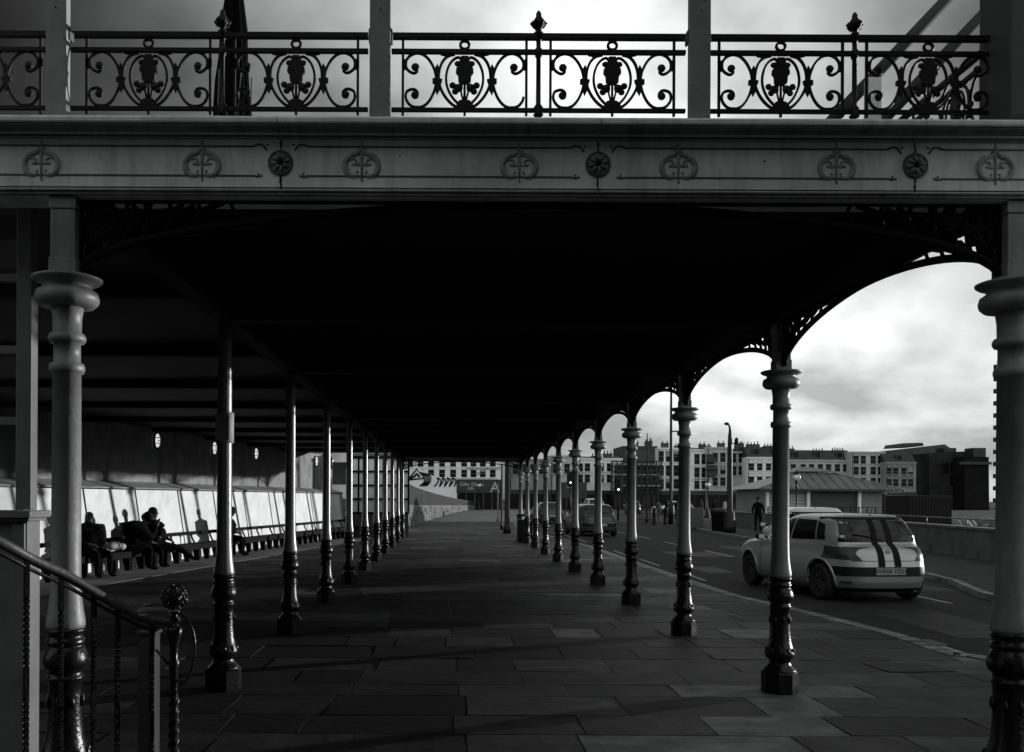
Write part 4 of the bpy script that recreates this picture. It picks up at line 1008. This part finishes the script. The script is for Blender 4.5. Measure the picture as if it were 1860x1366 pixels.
mb = MB(); mb.tube([(0,0,4.3),(.25,0,4.35)], .02, 6); mb.ball((.32,0,4.45), .13, 8, sc=(.8,1,1.3)); mb.build('loudspeaker', 'iron', t)
p = P(1218, 950, 58); t = thing('lighting_mast', 'slim tall mast with a bent arm reaching over the road behind the third roadside column', 'mast', (p.x, 58, 0))
MB().lathe([(.16,0),(.16,1.2),(.10,1.3),(.07,8.5)], n=12).build('post', 'iron', t)
MB().tube(smooth_path([(0,0,8.4),(-.1,0,8.75),(-.5,0,8.9),(-1.0,0,8.8)], 4), .05, 8).build('arm', 'iron', t)
MB().cbox((-1.2,0,8.77), (.6,.25,.12)).build('lamp_head', 'iron', t)
mb = MB(); mb.box((.05,-.03,5.9),(.9,.03,5.98)); mb.build('bracket', 'iron', t)
simple_pole('antenna_mast', 'thin dark mast in front of the scaffolded building', 1175, 948, 62, 6.1, .07, .03, 'mast')
def traffic(label, px, py, Z):
    p = P(px, py, Z); t = thing('traffic_light', label, 'traffic light', (p.x, Z, 0), 0, 'traffic lights at the junction'); h = p.z
    MB().lathe([(.07,0),(.07,h-.4)], n=10).build('pole', 'iron', t)
    mb = MB(); mb.box((-.17,-.12,h-.48), (.17,.12,h+.48)); mb.box((-.27,.02,h-.6), (.27,.05,h+.6)); mb.build('signal_head', 'iron', t, bevel=.02)
    for k, z in enumerate((.29, 0, -.29)):
        mb = MB(); mb.prism([(.09*math.cos(a*math.pi/6), h+z+.09*math.sin(a*math.pi/6)) for a in range(12)], -.14, -.121); mb.build('lens', 'signal' if k == 2 else 'ink', t)
traffic('traffic light showing its lowest lamp, between the fourth and fifth roadside columns', 1123, 882, 66)
traffic('traffic light by the far dark hoarding, beyond the sixth roadside column', 1036, 870, 72)
# railings and bollards by the junction
t = thing('pedestrian_railing', 'dark pedestrian guard railing by the junction in front of the scaffolding', 'railing')
mb = MB(); a = P(1148,940,60); b_ = P(1186,940,60)
for z in (.25, 1.05): mb.box((a.x,60-.02,z-.02), (b_.x,60+.02,z+.02))
for k in range(12): x = a.x+(b_.x-a.x)*k/11; mb.box((x-.02,59.99,0),(x+.02,60.01,1.04))
mb.build('bars', 'iron', t)
for i, px in enumerate((1188, 1208)):
    p = P(px, 950, 57); o = MB().lathe([(.12,0),(.1,.1),(.09,.85),(.13,.9),(.12,1.0),(.05,1.08)], (p.x,57,0), 12).build('bollard', 'iron'); tag(o, ('dark bollard beside the pedestrian guard railing', 'dark bollard beside the slim tall mast')[i], 'bollard', 'bollards at the junction')
# bins and boxes beside the sea wall
p = P(1306, 958, 46); o = MB().lathe([(.35,0),(.4,.9),(.45,.95),(.42,1.1),(.2,1.15)], (p.x,46,0), 14).build('round_bin', 'iron'); tag(o, 'round dark bin against the sea wall beside the tall lamp column', 'bin')
p = P(1256, 948, 52); o = MB().box((p.x-.7,52,0), (p.x+.7,52.8,1.1)).build('cabinet', 'shutter', bevel=.03); tag(o, 'dark utility cabinet at the end of the sea wall', 'cabinet')

# standing people
def stand(px, Z, rz, label, scale=1, arms='pockets', mats=('cloth','skin','cloth2'), group=None):
    p = P(px, 930, Z); return person(label, (p.x, Z, 0 if Z < 60 else -.09), rz, pose='stand', bulk=1.15, arms=arms, lean=.05, scale=scale, mats=mats, group=group)
stand(1377, 45, R(160), 'person in dark coat standing against the sea wall near the tall lamp column', .98, 'down')
g = 'pedestrians across the junction'
for px, Z, lab, mm, ar in ((1150,80,'pedestrian in pale top beside the guard railing','pale','down'),(1196,74,'pedestrian walking between the two bollards','cloth2','down'),(1228,76,'pedestrian in dark coat just past the slim tall mast','cloth','pockets'),
                       (1296,84,'pedestrian in dark coat beneath the far globe lamp','cloth','down'),(1316,78,'pedestrian in pale coat behind the tall lamp column','pale','down'),(1340,82,'pedestrian in grey beyond the sea wall between lamp column and wall figure','cloth2','pockets'),
                       (1358,86,'pedestrian in pale coat beyond the figure at the wall','pale','down'),(1210,82,'pedestrian in black crossing before the scaffolding','cloth','down'),(1275,90,'pedestrian beside the small parked white car','cloth2','down'),(1012,100,'pedestrian in dark clothes before the dark hoarding','cloth','down')):
    stand(px, Z, R(random.choice((90,-90,180,20))), lab, random.uniform(.92,1.05), ar, (mm,'skin','cloth2'), g)

# ------------------------------------------------------------------ buildings
def bx3(px0, px1, y0, y1, Z, d):
    a = P(px0, y1, Z); b = P(px1, y0, Z); return a, b
def house(name, label, px0, px1, ytop, Z, wins, wall='f1', depth=10, roof=None, roofh=20, chim=(), shop=True, arch=False, cat='house', ww=.95, wh=1.7, ground=-.09, sills=True, group=None):
    """wins: list of (px, py)."""
    a = P(px0, ytop, Z); b = P(px1, ytop, Z); k = F/Z; top = (a.z+b.z)/2; cx = (a.x+b.x)/2
    t = thing(name, label, cat, (cx, Z, ground), 0, group)
    def W(x, y, z): return (x-cx, y-Z, z-ground)
    wv = MB(); wv.box(W(a.x+.01,Z,ground), W(b.x-.01,Z+depth,top)); wv.build('wall', wall, t)
    mb = MB(); mb.box(W(a.x-.0,Z-.18,top), W(b.x+.0,Z+depth,top+.28)); mb.build('cornice', wall, t)
    if roof == 'mansard':
        h = roofh/k; mb = MB()
        vs = [W(a.x+.02,Z+.1,top+.29), W(b.x-.02,Z+.1,top+.29), W(b.x-.02,Z+depth,top+.29), W(a.x+.02,Z+depth,top+.29), W(a.x+.02,Z+1.6,top+h), W(b.x-.02,Z+1.6,top+h), W(b.x-.02,Z+depth-1,top+h), W(a.x+.02,Z+depth-1,top+h)]
        mb.add(vs, [(0,1,5,4),(1,2,6,5),(2,3,7,6),(3,0,4,7),(4,5,6,7),(3,2,1,0)]); mb.build('roof', 'slate', t)
        nd = max(1, int((b.x-a.x)/3.2))
        for i in range(nd):
            x = a.x+(b.x-a.x)*(i+.5)/nd; mb = MB(); mb.box(W(x-.6,Z+.5,top+.5), W(x+.6,Z+2,top+.5+min(1.5,h*.6))); mb.box(W(x-.4,Z+.47,top+.6), W(x+.4,Z+.5,top+.4+min(1.5,h*.6)),1); mb.build('dormer', ['slate','pane'], t)
    elif roof == 'pitch':
        h = roofh/k; mb = MB(); vs = [W(a.x+.02,Z+.05,top+.29), W(b.x-.02,Z+.05,top+.29), W(b.x-.02,Z+depth,top+.29), W(a.x+.02,Z+depth,top+.29), W(a.x+.02,Z+depth/2,top+h), W(b.x-.02,Z+depth/2,top+h)]
        mb.add(vs, [(0,1,5,4),(2,3,4,5),(0,4,3),(1,2,5),(3,2,1,0)]); mb.build('roof', 'slate', t)
    if name != 'white_terrace' and wins:
        rows_ = sorted(set(y for _, y in wins)); mb = MB()
        for yy in rows_: zc_ = P((px0+px1)/2, yy, Z).z-ground-wh/2-.45; mb.box((a.x-cx+.02,-.07,zc_-.09), (b.x-cx-.02,-.001,zc_+.06))
        mb.tube([(a.x-cx+.25,-.1,2.5), (a.x-cx+.25,-.1,top-ground)], .07, 5, 1); mb.build('string_course', [wall,'shop'], t)
    for px, y_t, wpx in chim:
        c = P(px, y_t, Z+1.5); hw = wpx/2/(F/(Z+1.5)); mb = MB(); mb.box((c.x-hw-cx, 1.2, top-.5-ground), (c.x+hw-cx, 2.2, c.z-.35-ground)); mb.box((c.x-hw-.08-cx, 1.12, c.z-.35-ground), (c.x+hw+.08-cx, 2.28, c.z-.2-ground))
        n_ = max(2, int(hw*2/.45))
        for i in range(n_): x = c.x-hw+.2+(2*hw-.4)*i/(n_-1)-cx; mb.lathe([(.12,c.z-.2-ground),(.1,c.z+.25-ground+random.uniform(-.1,.12))], (x,1.7,0), 8)
        mb.build('chimney', 'brick', t)
    for px, py in wins:
        c = P(px, py, Z); x = c.x-cx; z = c.z-ground; mb = MB()
        mb.box((x-ww/2,-.03,z-wh/2), (x+ww/2,.02,z+wh/2), 0)
        mb.box((x-ww/2-.12,-.05,z+wh/2), (x+ww/2+.12,.02,z+wh/2+.10), 1)
        if sills: mb.box((x-ww/2-.2,-.2,z-wh/2-.14), (x+ww/2+.2,.02,z-wh/2), 1)
        mb.box((x-ww/2,-.05,z-.025), (x+ww/2,-.03,z+.025), 2)
        if arch: mb.tube([(x+(ww/2+.1)*math.cos(math.pi*i/8), -.05, z+wh/2+.1+(ww/2+.1)*math.sin(math.pi*i/8)) for i in range(9)], .10, 5, 1)
        if random.random() < .16: mb.box((x-ww/2+.06,-.045,z+wh*random.choice((0,.1,.2))), (x+ww/2-.06,-.031,z+wh/2-.04), 2)
        mb.build('window', ['pane', wall, 'f3'], t)
    if shop:
        mb = MB(); mb.box((a.x-cx+.02,-.35,2.5), (b.x-cx-.02,-.02,3.25)); mb.box((a.x-cx+.03,-.1,.0), (b.x-cx-.03,-.01,2.5), 1); n_ = max(2, int((b.x-a.x)/1.6))
        for i in range(n_+1): x = a.x-cx+.1+(b.x-a.x-.2)*i/n_; mb.box((x-.06,-.16,0), (x+.06,-.1,2.5), 0)
        mb.build('shopfront', ['shop', 'pane'], t)
    return t
def grid(xs_, ys_): return [(x, y) for y in ys_ for x in xs_]
g = 'terraced houses facing the harbour'
hw_ = house('white_terrace', 'long white terrace block behind the mural and the black shopfront', 726, 912, 826, 150, grid((745,764,783,803,823,843,860,877,895), (841,860)), 'f1', shop=False, wh=1.25, cat='building', chim=((760,816,10),(850,816,12)))
text('wall_lettering', 'PIER AMUSEMENTS', .72, 'ink', hw_, Matrix.Translation((P(880,851,150).x-hw_.location.x, -.04, P(880,851,150).z+.09)) @ Matrix.Rotation(R(90),4,'X'), .02)
MB().box((P(855,850,150).x-hw_.location.x, -.03, P(855,863,150).z+.09), (P(874,850,150).x-hw_.location.x, -.005, P(874,857,150).z+.09)).build('wall_sign', 'f2', hw_)
house('grey_building', 'dull grey stucco building seen between the far roadside columns', 925, 1000, 836, 158, grid((936,952,968,984), (852,)), 'f3', cat='building')
house('grey_building', 'plain grey building with one high window behind the dark hoarding', 1000, 1050, 830, 160, grid((1009,1030), (851,)), 'f2', cat='building', group=None)
house('cream_house', 'pale house with sash windows and a broad chimney on its roof', 1050, 1131, 835, 165, grid((1052+2,1067,1092,1107,1122), (849,869)), 'f1', roof='pitch', roofh=8, chim=((1104,822,16),(1080,826,10)), group=g, wh=1.5)
bk = house('brick_gable_house', 'dark brick house with tall twin chimneys rising behind the scaffolding', 1131, 1194, 813, 170, grid((1145,1165,1182), (850,872)), 'brick', chim=((1156,801,6),(1175,800,6),(1182,799,5)), group=g)
house('white_house', 'narrow white house with a dark chimney directly beside the scaffolding', 1194, 1240, 816, 168, grid((1201,1214,1228), (829,855,878)), 'f1', chim=((1208,803,12),(1230,808,8)), group=g, wh=2.0)
house('white_house', 'white four-storey house with a drainpipe, next but one to the scaffolding', 1240, 1284, 819, 166, grid((1248,1266,1279), (834,858,879)), 'f1', chim=((1249,808,8),(1276,805,11)), group=g, wh=1.9, roof='pitch', roofh=8)
sh_ = house('bay_house', 'grey house with balconies and a stone chimney in the middle of the terrace', 1284, 1327, 815, 165, grid((1299,1313), (831,853,874)), 'f2', chim=((1310,803,12),(1288,808,5)), group=g, wh=1.7)
for i, py in enumerate((835,849,860)):
    c = P(1290,py,165); x = c.x-sh_.location.x; z = c.z+.09; mb = MB(); mb.box((x-.9,-1.1,z-.5), (x+.9,-.02,z-.4)); mb.box((x-.9,-1.1,z-.4), (x+.9,-1.04,z+.4)); mb.box((x-.7,-.05,z-.4), (x+.7,-.01,z+1.0)); mb.build('balcony', 'shop', sh_)
house('dull_house', 'dull grey house with an awning, behind the tall lamp column', 1327, 1357, 823, 167, grid((1333,1346), (832,855)), 'f2', roof='pitch', roofh=9, chim=((1339,803,7),(1347,803,7)), group=g)
house('arched_house', 'white house with arched first-floor windows under a dark mansard', 1357, 1428, 833, 164, grid((1365,1380,1396,1412), (848,872)), 'f1', roof='mansard', roofh=22, chim=((1368,805,22),(1398,808,20)), arch=True, group=g, wh=1.3)
house('long_mansard_terrace', 'long pale terrace under a dark mansard behind the pavilion', 1428, 1546, 838, 168, grid((1441,1459,1474,1490,1505,1521,1536), (850,)), 'f2', roof='mansard', roofh=21, chim=((1437,813,10),(1486,817,20),(1522,816,22)), group=g, wh=1.4)
house('tall_house', 'pale taller house standing over the pavilion ridge', 1546, 1608, 823, 166, grid((1555,1568,1586,1599), (835,855,874)), 'f2', group=g, wh=1.5, arch=False)
house('short_terrace', 'lower grey terrace with arched windows beside the dark theatre', 1608, 1664, 842, 164, grid((1615,1627,1642,1654), (857,876)), 'f3', roof='mansard', roofh=18, arch=True, group=g, wh=1.5)
# theatre and hall
t = thing('theatre_hall', 'large dark theatre with sloping grey roof and black rooftop box', 'theatre')
Z = 185
def pr(poly, z0, z1, nm, m, par_): 
    mb = MB(); q = [P(x, y, z0) for x, y in poly]; mb.prism([(v.x, v.z) for v in q], z0, z1); return mb.build(nm, m, par_)
pr([(1540,930),(1540,823),(1600,820),(1716,807),(1738,822),(1740,930)], 190, 215, 'roof', 'dkr', t)
pr([(1637,812),(1641,805),(1676,804),(1678,810)], 192, 200, 'rooftop_box', 'shop', t)
pr([(1664,930),(1664,828),(1690,826),(1690,930)], 178, 189.5, 'side_wall', 'dk1', t)
pr([(1688,930),(1688,823),(1752,820),(1752,930)], 176, 189, 'stage_tower', 'dk1', t)
pr([(1752,930),(1752,829),(1796,830),(1797,930)], 172, 189, 'annexe', 'dk2', t)
for k, (px, py) in enumerate(((1700,850),(1716,850),(1732,850),(1700,872),(1732,872))):
    q = P(px, py, 176); MB().box((q.x-.7,175.9,q.z-1), (q.x+.7,175.99,q.z+1)).build('window', 'pane', t)
q = P(1770, 842, 172); MB().box((q.x-3,171.5,q.z-.2), (q.x+3,171.98,q.z+.3)).build('ledge', 'slate', t)
for px, z in ((1700,176),(1752,172)):
    q = P(px, 815, z+5); MB().box((q.x,z+2,P(px,824,z).z-1), (q.x+2.4,z+5,q.z)).build('roof_plant', 'shop', t)
# tower block at the frame edge
t = thing('tower_block', 'distant tower block with jagged balconies beside the first roadside column', 'tower')
a = P(1806, 655, 210); b_ = P(1900, 655, 210)
MB().sheet([(a.x+.6,210),(b_.x,210),(b_.x*1.07,225),((a.x+.6)*1.072,225)],-.09,a.z).build('wall', 'brick', t)
mb = MB()
for k in range(int(a.z/2.8)): mb.box((a.x-.2,209,k*2.8+1.2), (b_.x,210,k*2.8+2.2))
mb.build('balcony', 'slate', t); t.children
# scaffolding
t = thing('scaffolding', 'dark scaffolding with pale boards wrapped round the brick house', 'scaffold')
za = 160
for py in (843, 862, 882):
    a = P(1112, py, za); b_ = P(1202, py, za); MB().box((a.x,za,a.z-.12), (b_.x,za+1.6,a.z+.1)).build('deck', 'board', t)
mb = MB()
for k in range(11):
    p = P(1113+8.8*k, 838, za); mb.tube([(p.x,za-.1,-.1),(p.x,za-.1,p.z)], .12, 5); mb.tube([(p.x,za+1.5,-.1),(p.x,za+1.5,p.z)], .12, 5)
for py in (838,848,856,868,876,888,895):
    a = P(1110, py, za); b_ = P(1204, py, za); mb.tube([(a.x,za-.15,a.z),(b_.x,za-.15,b_.z)], .10, 5)
for k in range(5): a = P(1115+18*k, 898, za); b_ = P(1130+18*k, 840, za); mb.tube([(a.x,za-.2,a.z),(b_.x,za-.2,b_.z)], .08, 5)
mb.build('tubes', 'shop', t)
a = P(1118, 845, za); b_ = P(1200, 897, za); MB().box((a.x,za+1.2,0), (b_.x,za+1.3,a.z)).build('netting', 'shop', t)
# black shopfront and hoardings in the distance
def hoarding(name, label, px0, px1, y0, y1, Z, d, words=(), m='shop', cat='shopfront'):
    a = P(px0, y1, Z); b = P(px1, y0, Z); t = thing(name, label, cat, ((a.x+b.x)/2, Z, -.09))
    MB().box((a.x-t.location.x,0,(a.z+.09)), (b.x-t.location.x,d,b.z+.09)).build('fascia', m, t)
    mb = MB(); mb.box((a.x-t.location.x+.3,.3,0), (b.x-t.location.x-.3,d-.1,a.z+.088)); n_ = 5
    for i in range(n_+1): x = a.x-t.location.x+.2+(b.x-a.x-.4)*i/n_; mb.box((x-.12,.05,0), (x+.12,.3,a.z+.088), 1)
    mb.build('shop_window', ['pane', 'shop'], t)
    for w_, px, py, s_ in words:
        c = P(px, py, Z); text('lettering', w_, s_, 'f2', t, Matrix.Translation((c.x-t.location.x, -.03, c.z+.09)) @ Matrix.Rotation(R(90),4,'X'), .02)
    return t
hoarding('black_shopfront', 'wide black shopfront with white script at the end of the pavement', 829, 912, 871, 895, 138, 6, (("Gifts Elliots", 857, 880, .8), ('cafe', 855, 887, .7), ('A', 899, 886, 2.2)), cat='shop')
hoarding('dark_hoarding', 'dark hoarding with a pale symbol in front of the grey building', 1018, 1066, 876, 905, 140, 4, (('CC', 1036, 883, .9),), cat='hoarding')
# swirling mural on its own low wall
t = thing('mural_wall', 'white low wall painted with a black triangle and swirls', 'wall', (P(783,870,128).x, 128, -.09))
ox = t.location.x
def mq(px, py, y=0): p = P(px, py, 128); return (p.x-ox, y, p.z+.09)
mb = MB(); poly = [mq(728,915), mq(728,862), mq(742,852), mq(760,850), mq(780,862), mq(800,868), mq(826,870), mq(829,880), mq(829,915)]
mb.prism([(v[0], v[2]) for v in poly], 0, .4); mb.build('panel', 'f1', t)
mb = MB(); mb.tube([mq(741,872,-.02), mq(757,852,-.02), mq(770,869,-.02), mq(742,871.5,-.02)], .13, 4); mb.tube(smooth_path([mq(744,868,-.02), mq(752,866,-.02), mq(757,861,-.02), mq(762,867,-.02)], 4), .15, 4)
for k in range(5):
    o_ = k*3.4; mb.tube(smooth_path([mq(762+o_,857+k*.8,-.02), mq(770+o_*.9,866,-.02), mq(770+o_*.8,876,-.02), mq(762+o_*.9,883,-.02)], 5), .085, 4)
for k in range(4):
    x = 789+k*9; mb.tube(smooth_path([mq(x,884,-.02), mq(x+7,874,-.02), mq(x+5,868,-.02), mq(x+12,873,-.02), mq(x+9,884,-.02)], 5), .10, 4)
mb.build('painted_swirls', 'ink', t)
# rubble ramp wall
rw = thing('ramp_wall', 'rubble stone ramp wall with smooth parapet curving away past the shelter', 'wall')
pts = [(-2.7,38.2,2.55),(-2.35,46,2.45),(-1.9,58,2.2),(-.9,78,1.9),(.9,105,1.5),(3.6,135,1.05)]
sp = smooth_path(pts, 6)
mb = MB(); mt = MB()
for i, p in enumerate(sp):
    h = p.z; zc = h*.52
    mb.v += [(p.x,p.y,0),(p.x,p.y,zc),(p.x-.9,p.y,zc),(p.x-.9,p.y,0)]; mt.v += [(p.x-.06,p.y,zc+.003),(p.x-.06,p.y,h),(p.x-.5,p.y,h),(p.x-.5,p.y,zc+.003)]
for q in (mb, mt):
    for i in range(len(sp)-1):
        for j in range(4): q.f.append([i*4+j, i*4+(j+1)%4, (i+1)*4+(j+1)%4, (i+1)*4+j]); q.m.append(0); q.sm.append(False)
    q.f.append([0,1,2,3]); q.m.append(0); q.sm.append(False)
mb.build('rubble_base', 'stone', rw); mt.build('parapet', 'farpave', rw)
mb = MB(); mb.tube([(p.x-.28,p.y,p.z+.02) for p in sp], .05, 5); mb.build('coping', 'concrete', rw)
random.seed(3); mb = MB()
for k in range(160):
    i = random.randrange(len(sp)-1); t_ = random.random(); p = sp[i].lerp(sp[i+1], t_); z = random.uniform(.05, .95)*p.z*.5; s_ = random.uniform(.08,.2)
    mb.ball((p.x+.0, p.y, z), s_, 6, sc=(.35,1.6,.8))
mb.build('rubble_stones', 'stone', rw)
# glazed kiosk beyond the bench-side columns
t = thing('glazed_kiosk', 'kiosk of small square panes behind the last bench-side columns', 'kiosk')
kz = 37.9; a = P(636, 905, kz); b_ = P(742, 905, kz); zt = 3.34
MB().box((a.x,kz,0), (b_.x,kz+.1,.95)).build('base_panel', 'shutter', t)
n_ = 7
mb = MB()
for i in range(n_+1): x = a.x+(b_.x-a.x)*i/n_; mb.box((x-.035,kz-.02,.95), (x+.035,kz+.08,zt))
for z in (.97,1.55,2.12,2.70,3.28): mb.box((a.x,kz-.025,z-.04), (b_.x,kz+.075,z+.04))
mb.build('frame', 'wood', t)
MB().box((a.x,kz+.03,.96), (b_.x,kz+.05,zt)).build('pane', 'f1', t)  # opaque pale sheet; the sky reflected in the glass is put into its colour
MB().box((a.x-.1,kz-.1,zt+.002), (b_.x+.1,kz+3,zt+.12)).build('roof', 'lead', t)

# ------------------------------------------------------------------ seafront pavilion
t = thing('seafront_pavilion', 'low pavilion with hipped seamed metal roof and shuttered opening', 'pavilion'); pzd = 66
k = F/pzd
a = P(1392, 888, pzd); b_ = P(1612, 890, pzd); zt = a.z
MB().box((a.x,pzd,0), (b_.x,pzd+7,zt-.02)).build('wall', 'f3', t)
ap0 = P(1470, 858, pzd); ap1 = P(1532, 858, pzd); ex0 = P(1372, 888, pzd).x; ex1 = P(1632, 889, pzd).x; zr = ap0.z; y0, y1 = pzd-.8, pzd+7.8; ym0, ym1 = pzd+1.9, pzd+5.1
mb = MB(); mb.add([(ex0,y0,zt),(ex1,y0,zt),(ex1,y1,zt),(ex0,y1,zt),(ap0.x,ym0,zr),(ap1.x,ym0,zr),(ap1.x,ym1,zr),(ap0.x,ym1,zr)], [(0,1,5,4),(1,2,6,5),(2,3,7,6),(3,0,4,7),(4,5,6,7),(3,2,1,0)])
lo = Vector((ex0,y0,zt)); ro = Vector((ex1,y0,zt)); lt = Vector((ap0.x,ym0,zr)); rt = Vector((ap1.x,ym0,zr))
for i in range(15):
    f = (i+.5)/15; p = lo.lerp(ro, f)
    # seam runs straight up the slope until the hip
    x = p.x; tt = min(1, (x-lo.x)/(lt.x-lo.x) if x < lt.x else (ro.x-x)/(ro.x-rt.x) if x > rt.x else 1)
    q = Vector((x, y0+(ym0-y0)*tt, zt+(zr-zt)*tt)); mb.tube([p+Vector((0,0,.03)), q+Vector((0,0,.03))], .035, 4)
mb.tube([lo,lt], .07, 5); mb.tube([ro,rt], .07, 5)
mb.build('roof', 'lead', t)
apx = P(1494, 845, pzd); mb = MB(); e = .25
mb.add([(ap0.x-e,ym0-e,zr+.12),(ap1.x+e,ym0-e,zr+.12),(ap1.x+e,ym1+e,zr+.12),(ap0.x-e,ym1+e,zr+.12),(apx.x-.4,(ym0+ym1)/2,apx.z),(apx.x+.4,(ym0+ym1)/2,apx.z)], [(0,1,5,4),(1,2,5),(2,3,4,5),(3,0,4),(3,2,1,0)]); mb.build('lantern_roof', 'lead', t)
mb = MB(); mb.box((ex0,y0-.05,zt-.16), (ex1,y0+.1,zt)); mb.build('gutter', 'slate', t)
a2 = P(1474,892,pzd); b2 = P(1556,930,pzd)
mb = MB(); mb.box((a2.x,pzd-.06,.02), (b2.x,pzd-.01,a2.z))
for q in range(14): z = .1+q*(a2.z-.15)/14; mb.box((a2.x,pzd-.08,z), (b2.x,pzd-.06,z+.05))
mb.build('roller_shutter', 'shutter', t)
for px in (1394, 1468, 1561, 1607):
    p = P(px, 900, pzd-.3); MB().box((p.x-.1,pzd-.4,0), (p.x+.1,pzd-.2,zt-.17)).build('veranda_post', 'f1', t)
for px0, px1 in ((1398,1420),(1426,1462),(1566,1602)):
    p, q = P(px0,900,pzd), P(px1,900,pzd); mb = MB()
    for j in range(9): mb.box((p.x,pzd-.05,.15+j*.24), (q.x,pzd-.01,.31+j*.24))
    mb.build('slatted_panel', 'f2' if px0 < 1500 else 'f3', t)
# promenade railing before the pavilion
t = thing('promenade_railing', 'thin dark railing running before the pavilion', 'railing'); rzd = 60; mb = MB()
for i in range(20):
    p = P(1395+15*i, 930, rzd); mb.box((p.x-.03,rzd-.03,0), (p.x+.03,rzd+.03,1.15))
a = P(1395,905,rzd); b_ = P(1680,905,rzd)
for z in (.4,.75,1.12): mb.box((a.x,rzd-.02,z-.02), (b_.x,rzd+.02,z+.02))
mb.build('bars', 'iron', t)
# menu rack with white letters
rk = 50; t = thing('menu_rack', 'dark rack of boards topped by large white letters', 'sign', (P(1628,900,rk).x, rk, 0)); ox = t.location.x
a = P(1607, 897, rk); b_ = P(1650, 897, rk)
mb = MB(); mb.box((a.x-ox,0,0), (a.x-ox+.06,.3,a.z)); mb.box((b_.x-ox-.06,0,0), (b_.x-ox,.3,a.z)); mb.box((a.x-ox,.2,.1), (b_.x-ox,.3,a.z-.02)); mb.build('frame', 'shop', t)
for i, (py, w_) in enumerate(((901,1),(906,.3),(914,.8),(921,.9),(926,.7),(931,.6))):
    z = P(1628, py, rk).z; MB().box((a.x-ox+.1,-.02,z-.035), (a.x-ox+.1+(b_.x-a.x-.2)*w_,.19,z+.035)).build('board', 'f1' if i < 2 else 'f3', t)
c = P(1627, 892, rk); text('lettering', 'TODAY', .34, 'f3', t, Matrix.Translation((c.x-ox, 0, c.z)) @ Matrix.Rotation(R(90),4,'X'), .02)
# black container
t = thing('black_container', 'large plain black container standing beyond the sea wall', 'container'); zc = 44
a = P(1651, 943, zc); b_ = P(1729, 900, zc)
MB().box((a.x,zc,.15), (b_.x,zc+2.4,b_.z)).build('body', 'iron', t, bevel=.03)
mb = MB()
for i in range(14): x = a.x+.05+(b_.x-a.x-.1)*i/13; mb.box((x-.03,zc-.03,.2), (x+.03,zc-.001,b_.z-.1))
mb.build('ribs', 'plastic', t); MB().box((a.x+.1,zc+.1,0), (b_.x-.1,zc+2.3,.149)).build('skids', 'plastic', t)
p = P(1785, 935, 55)
mb = MB(); random.seed(11)
for i in range(60):
    x = p.x+random.uniform(-4,9); y = 55+random.uniform(-3,8); s_ = random.uniform(.2,.7); mb.ball((x,y,s_*.2), s_, 6, sc=(1.3,1,.7))
o = mb.build('rock_armour', 'stone'); tag(o, 'heap of boulders on the shore beyond the black container', 'rocks'); o['kind'] = 'stuff'
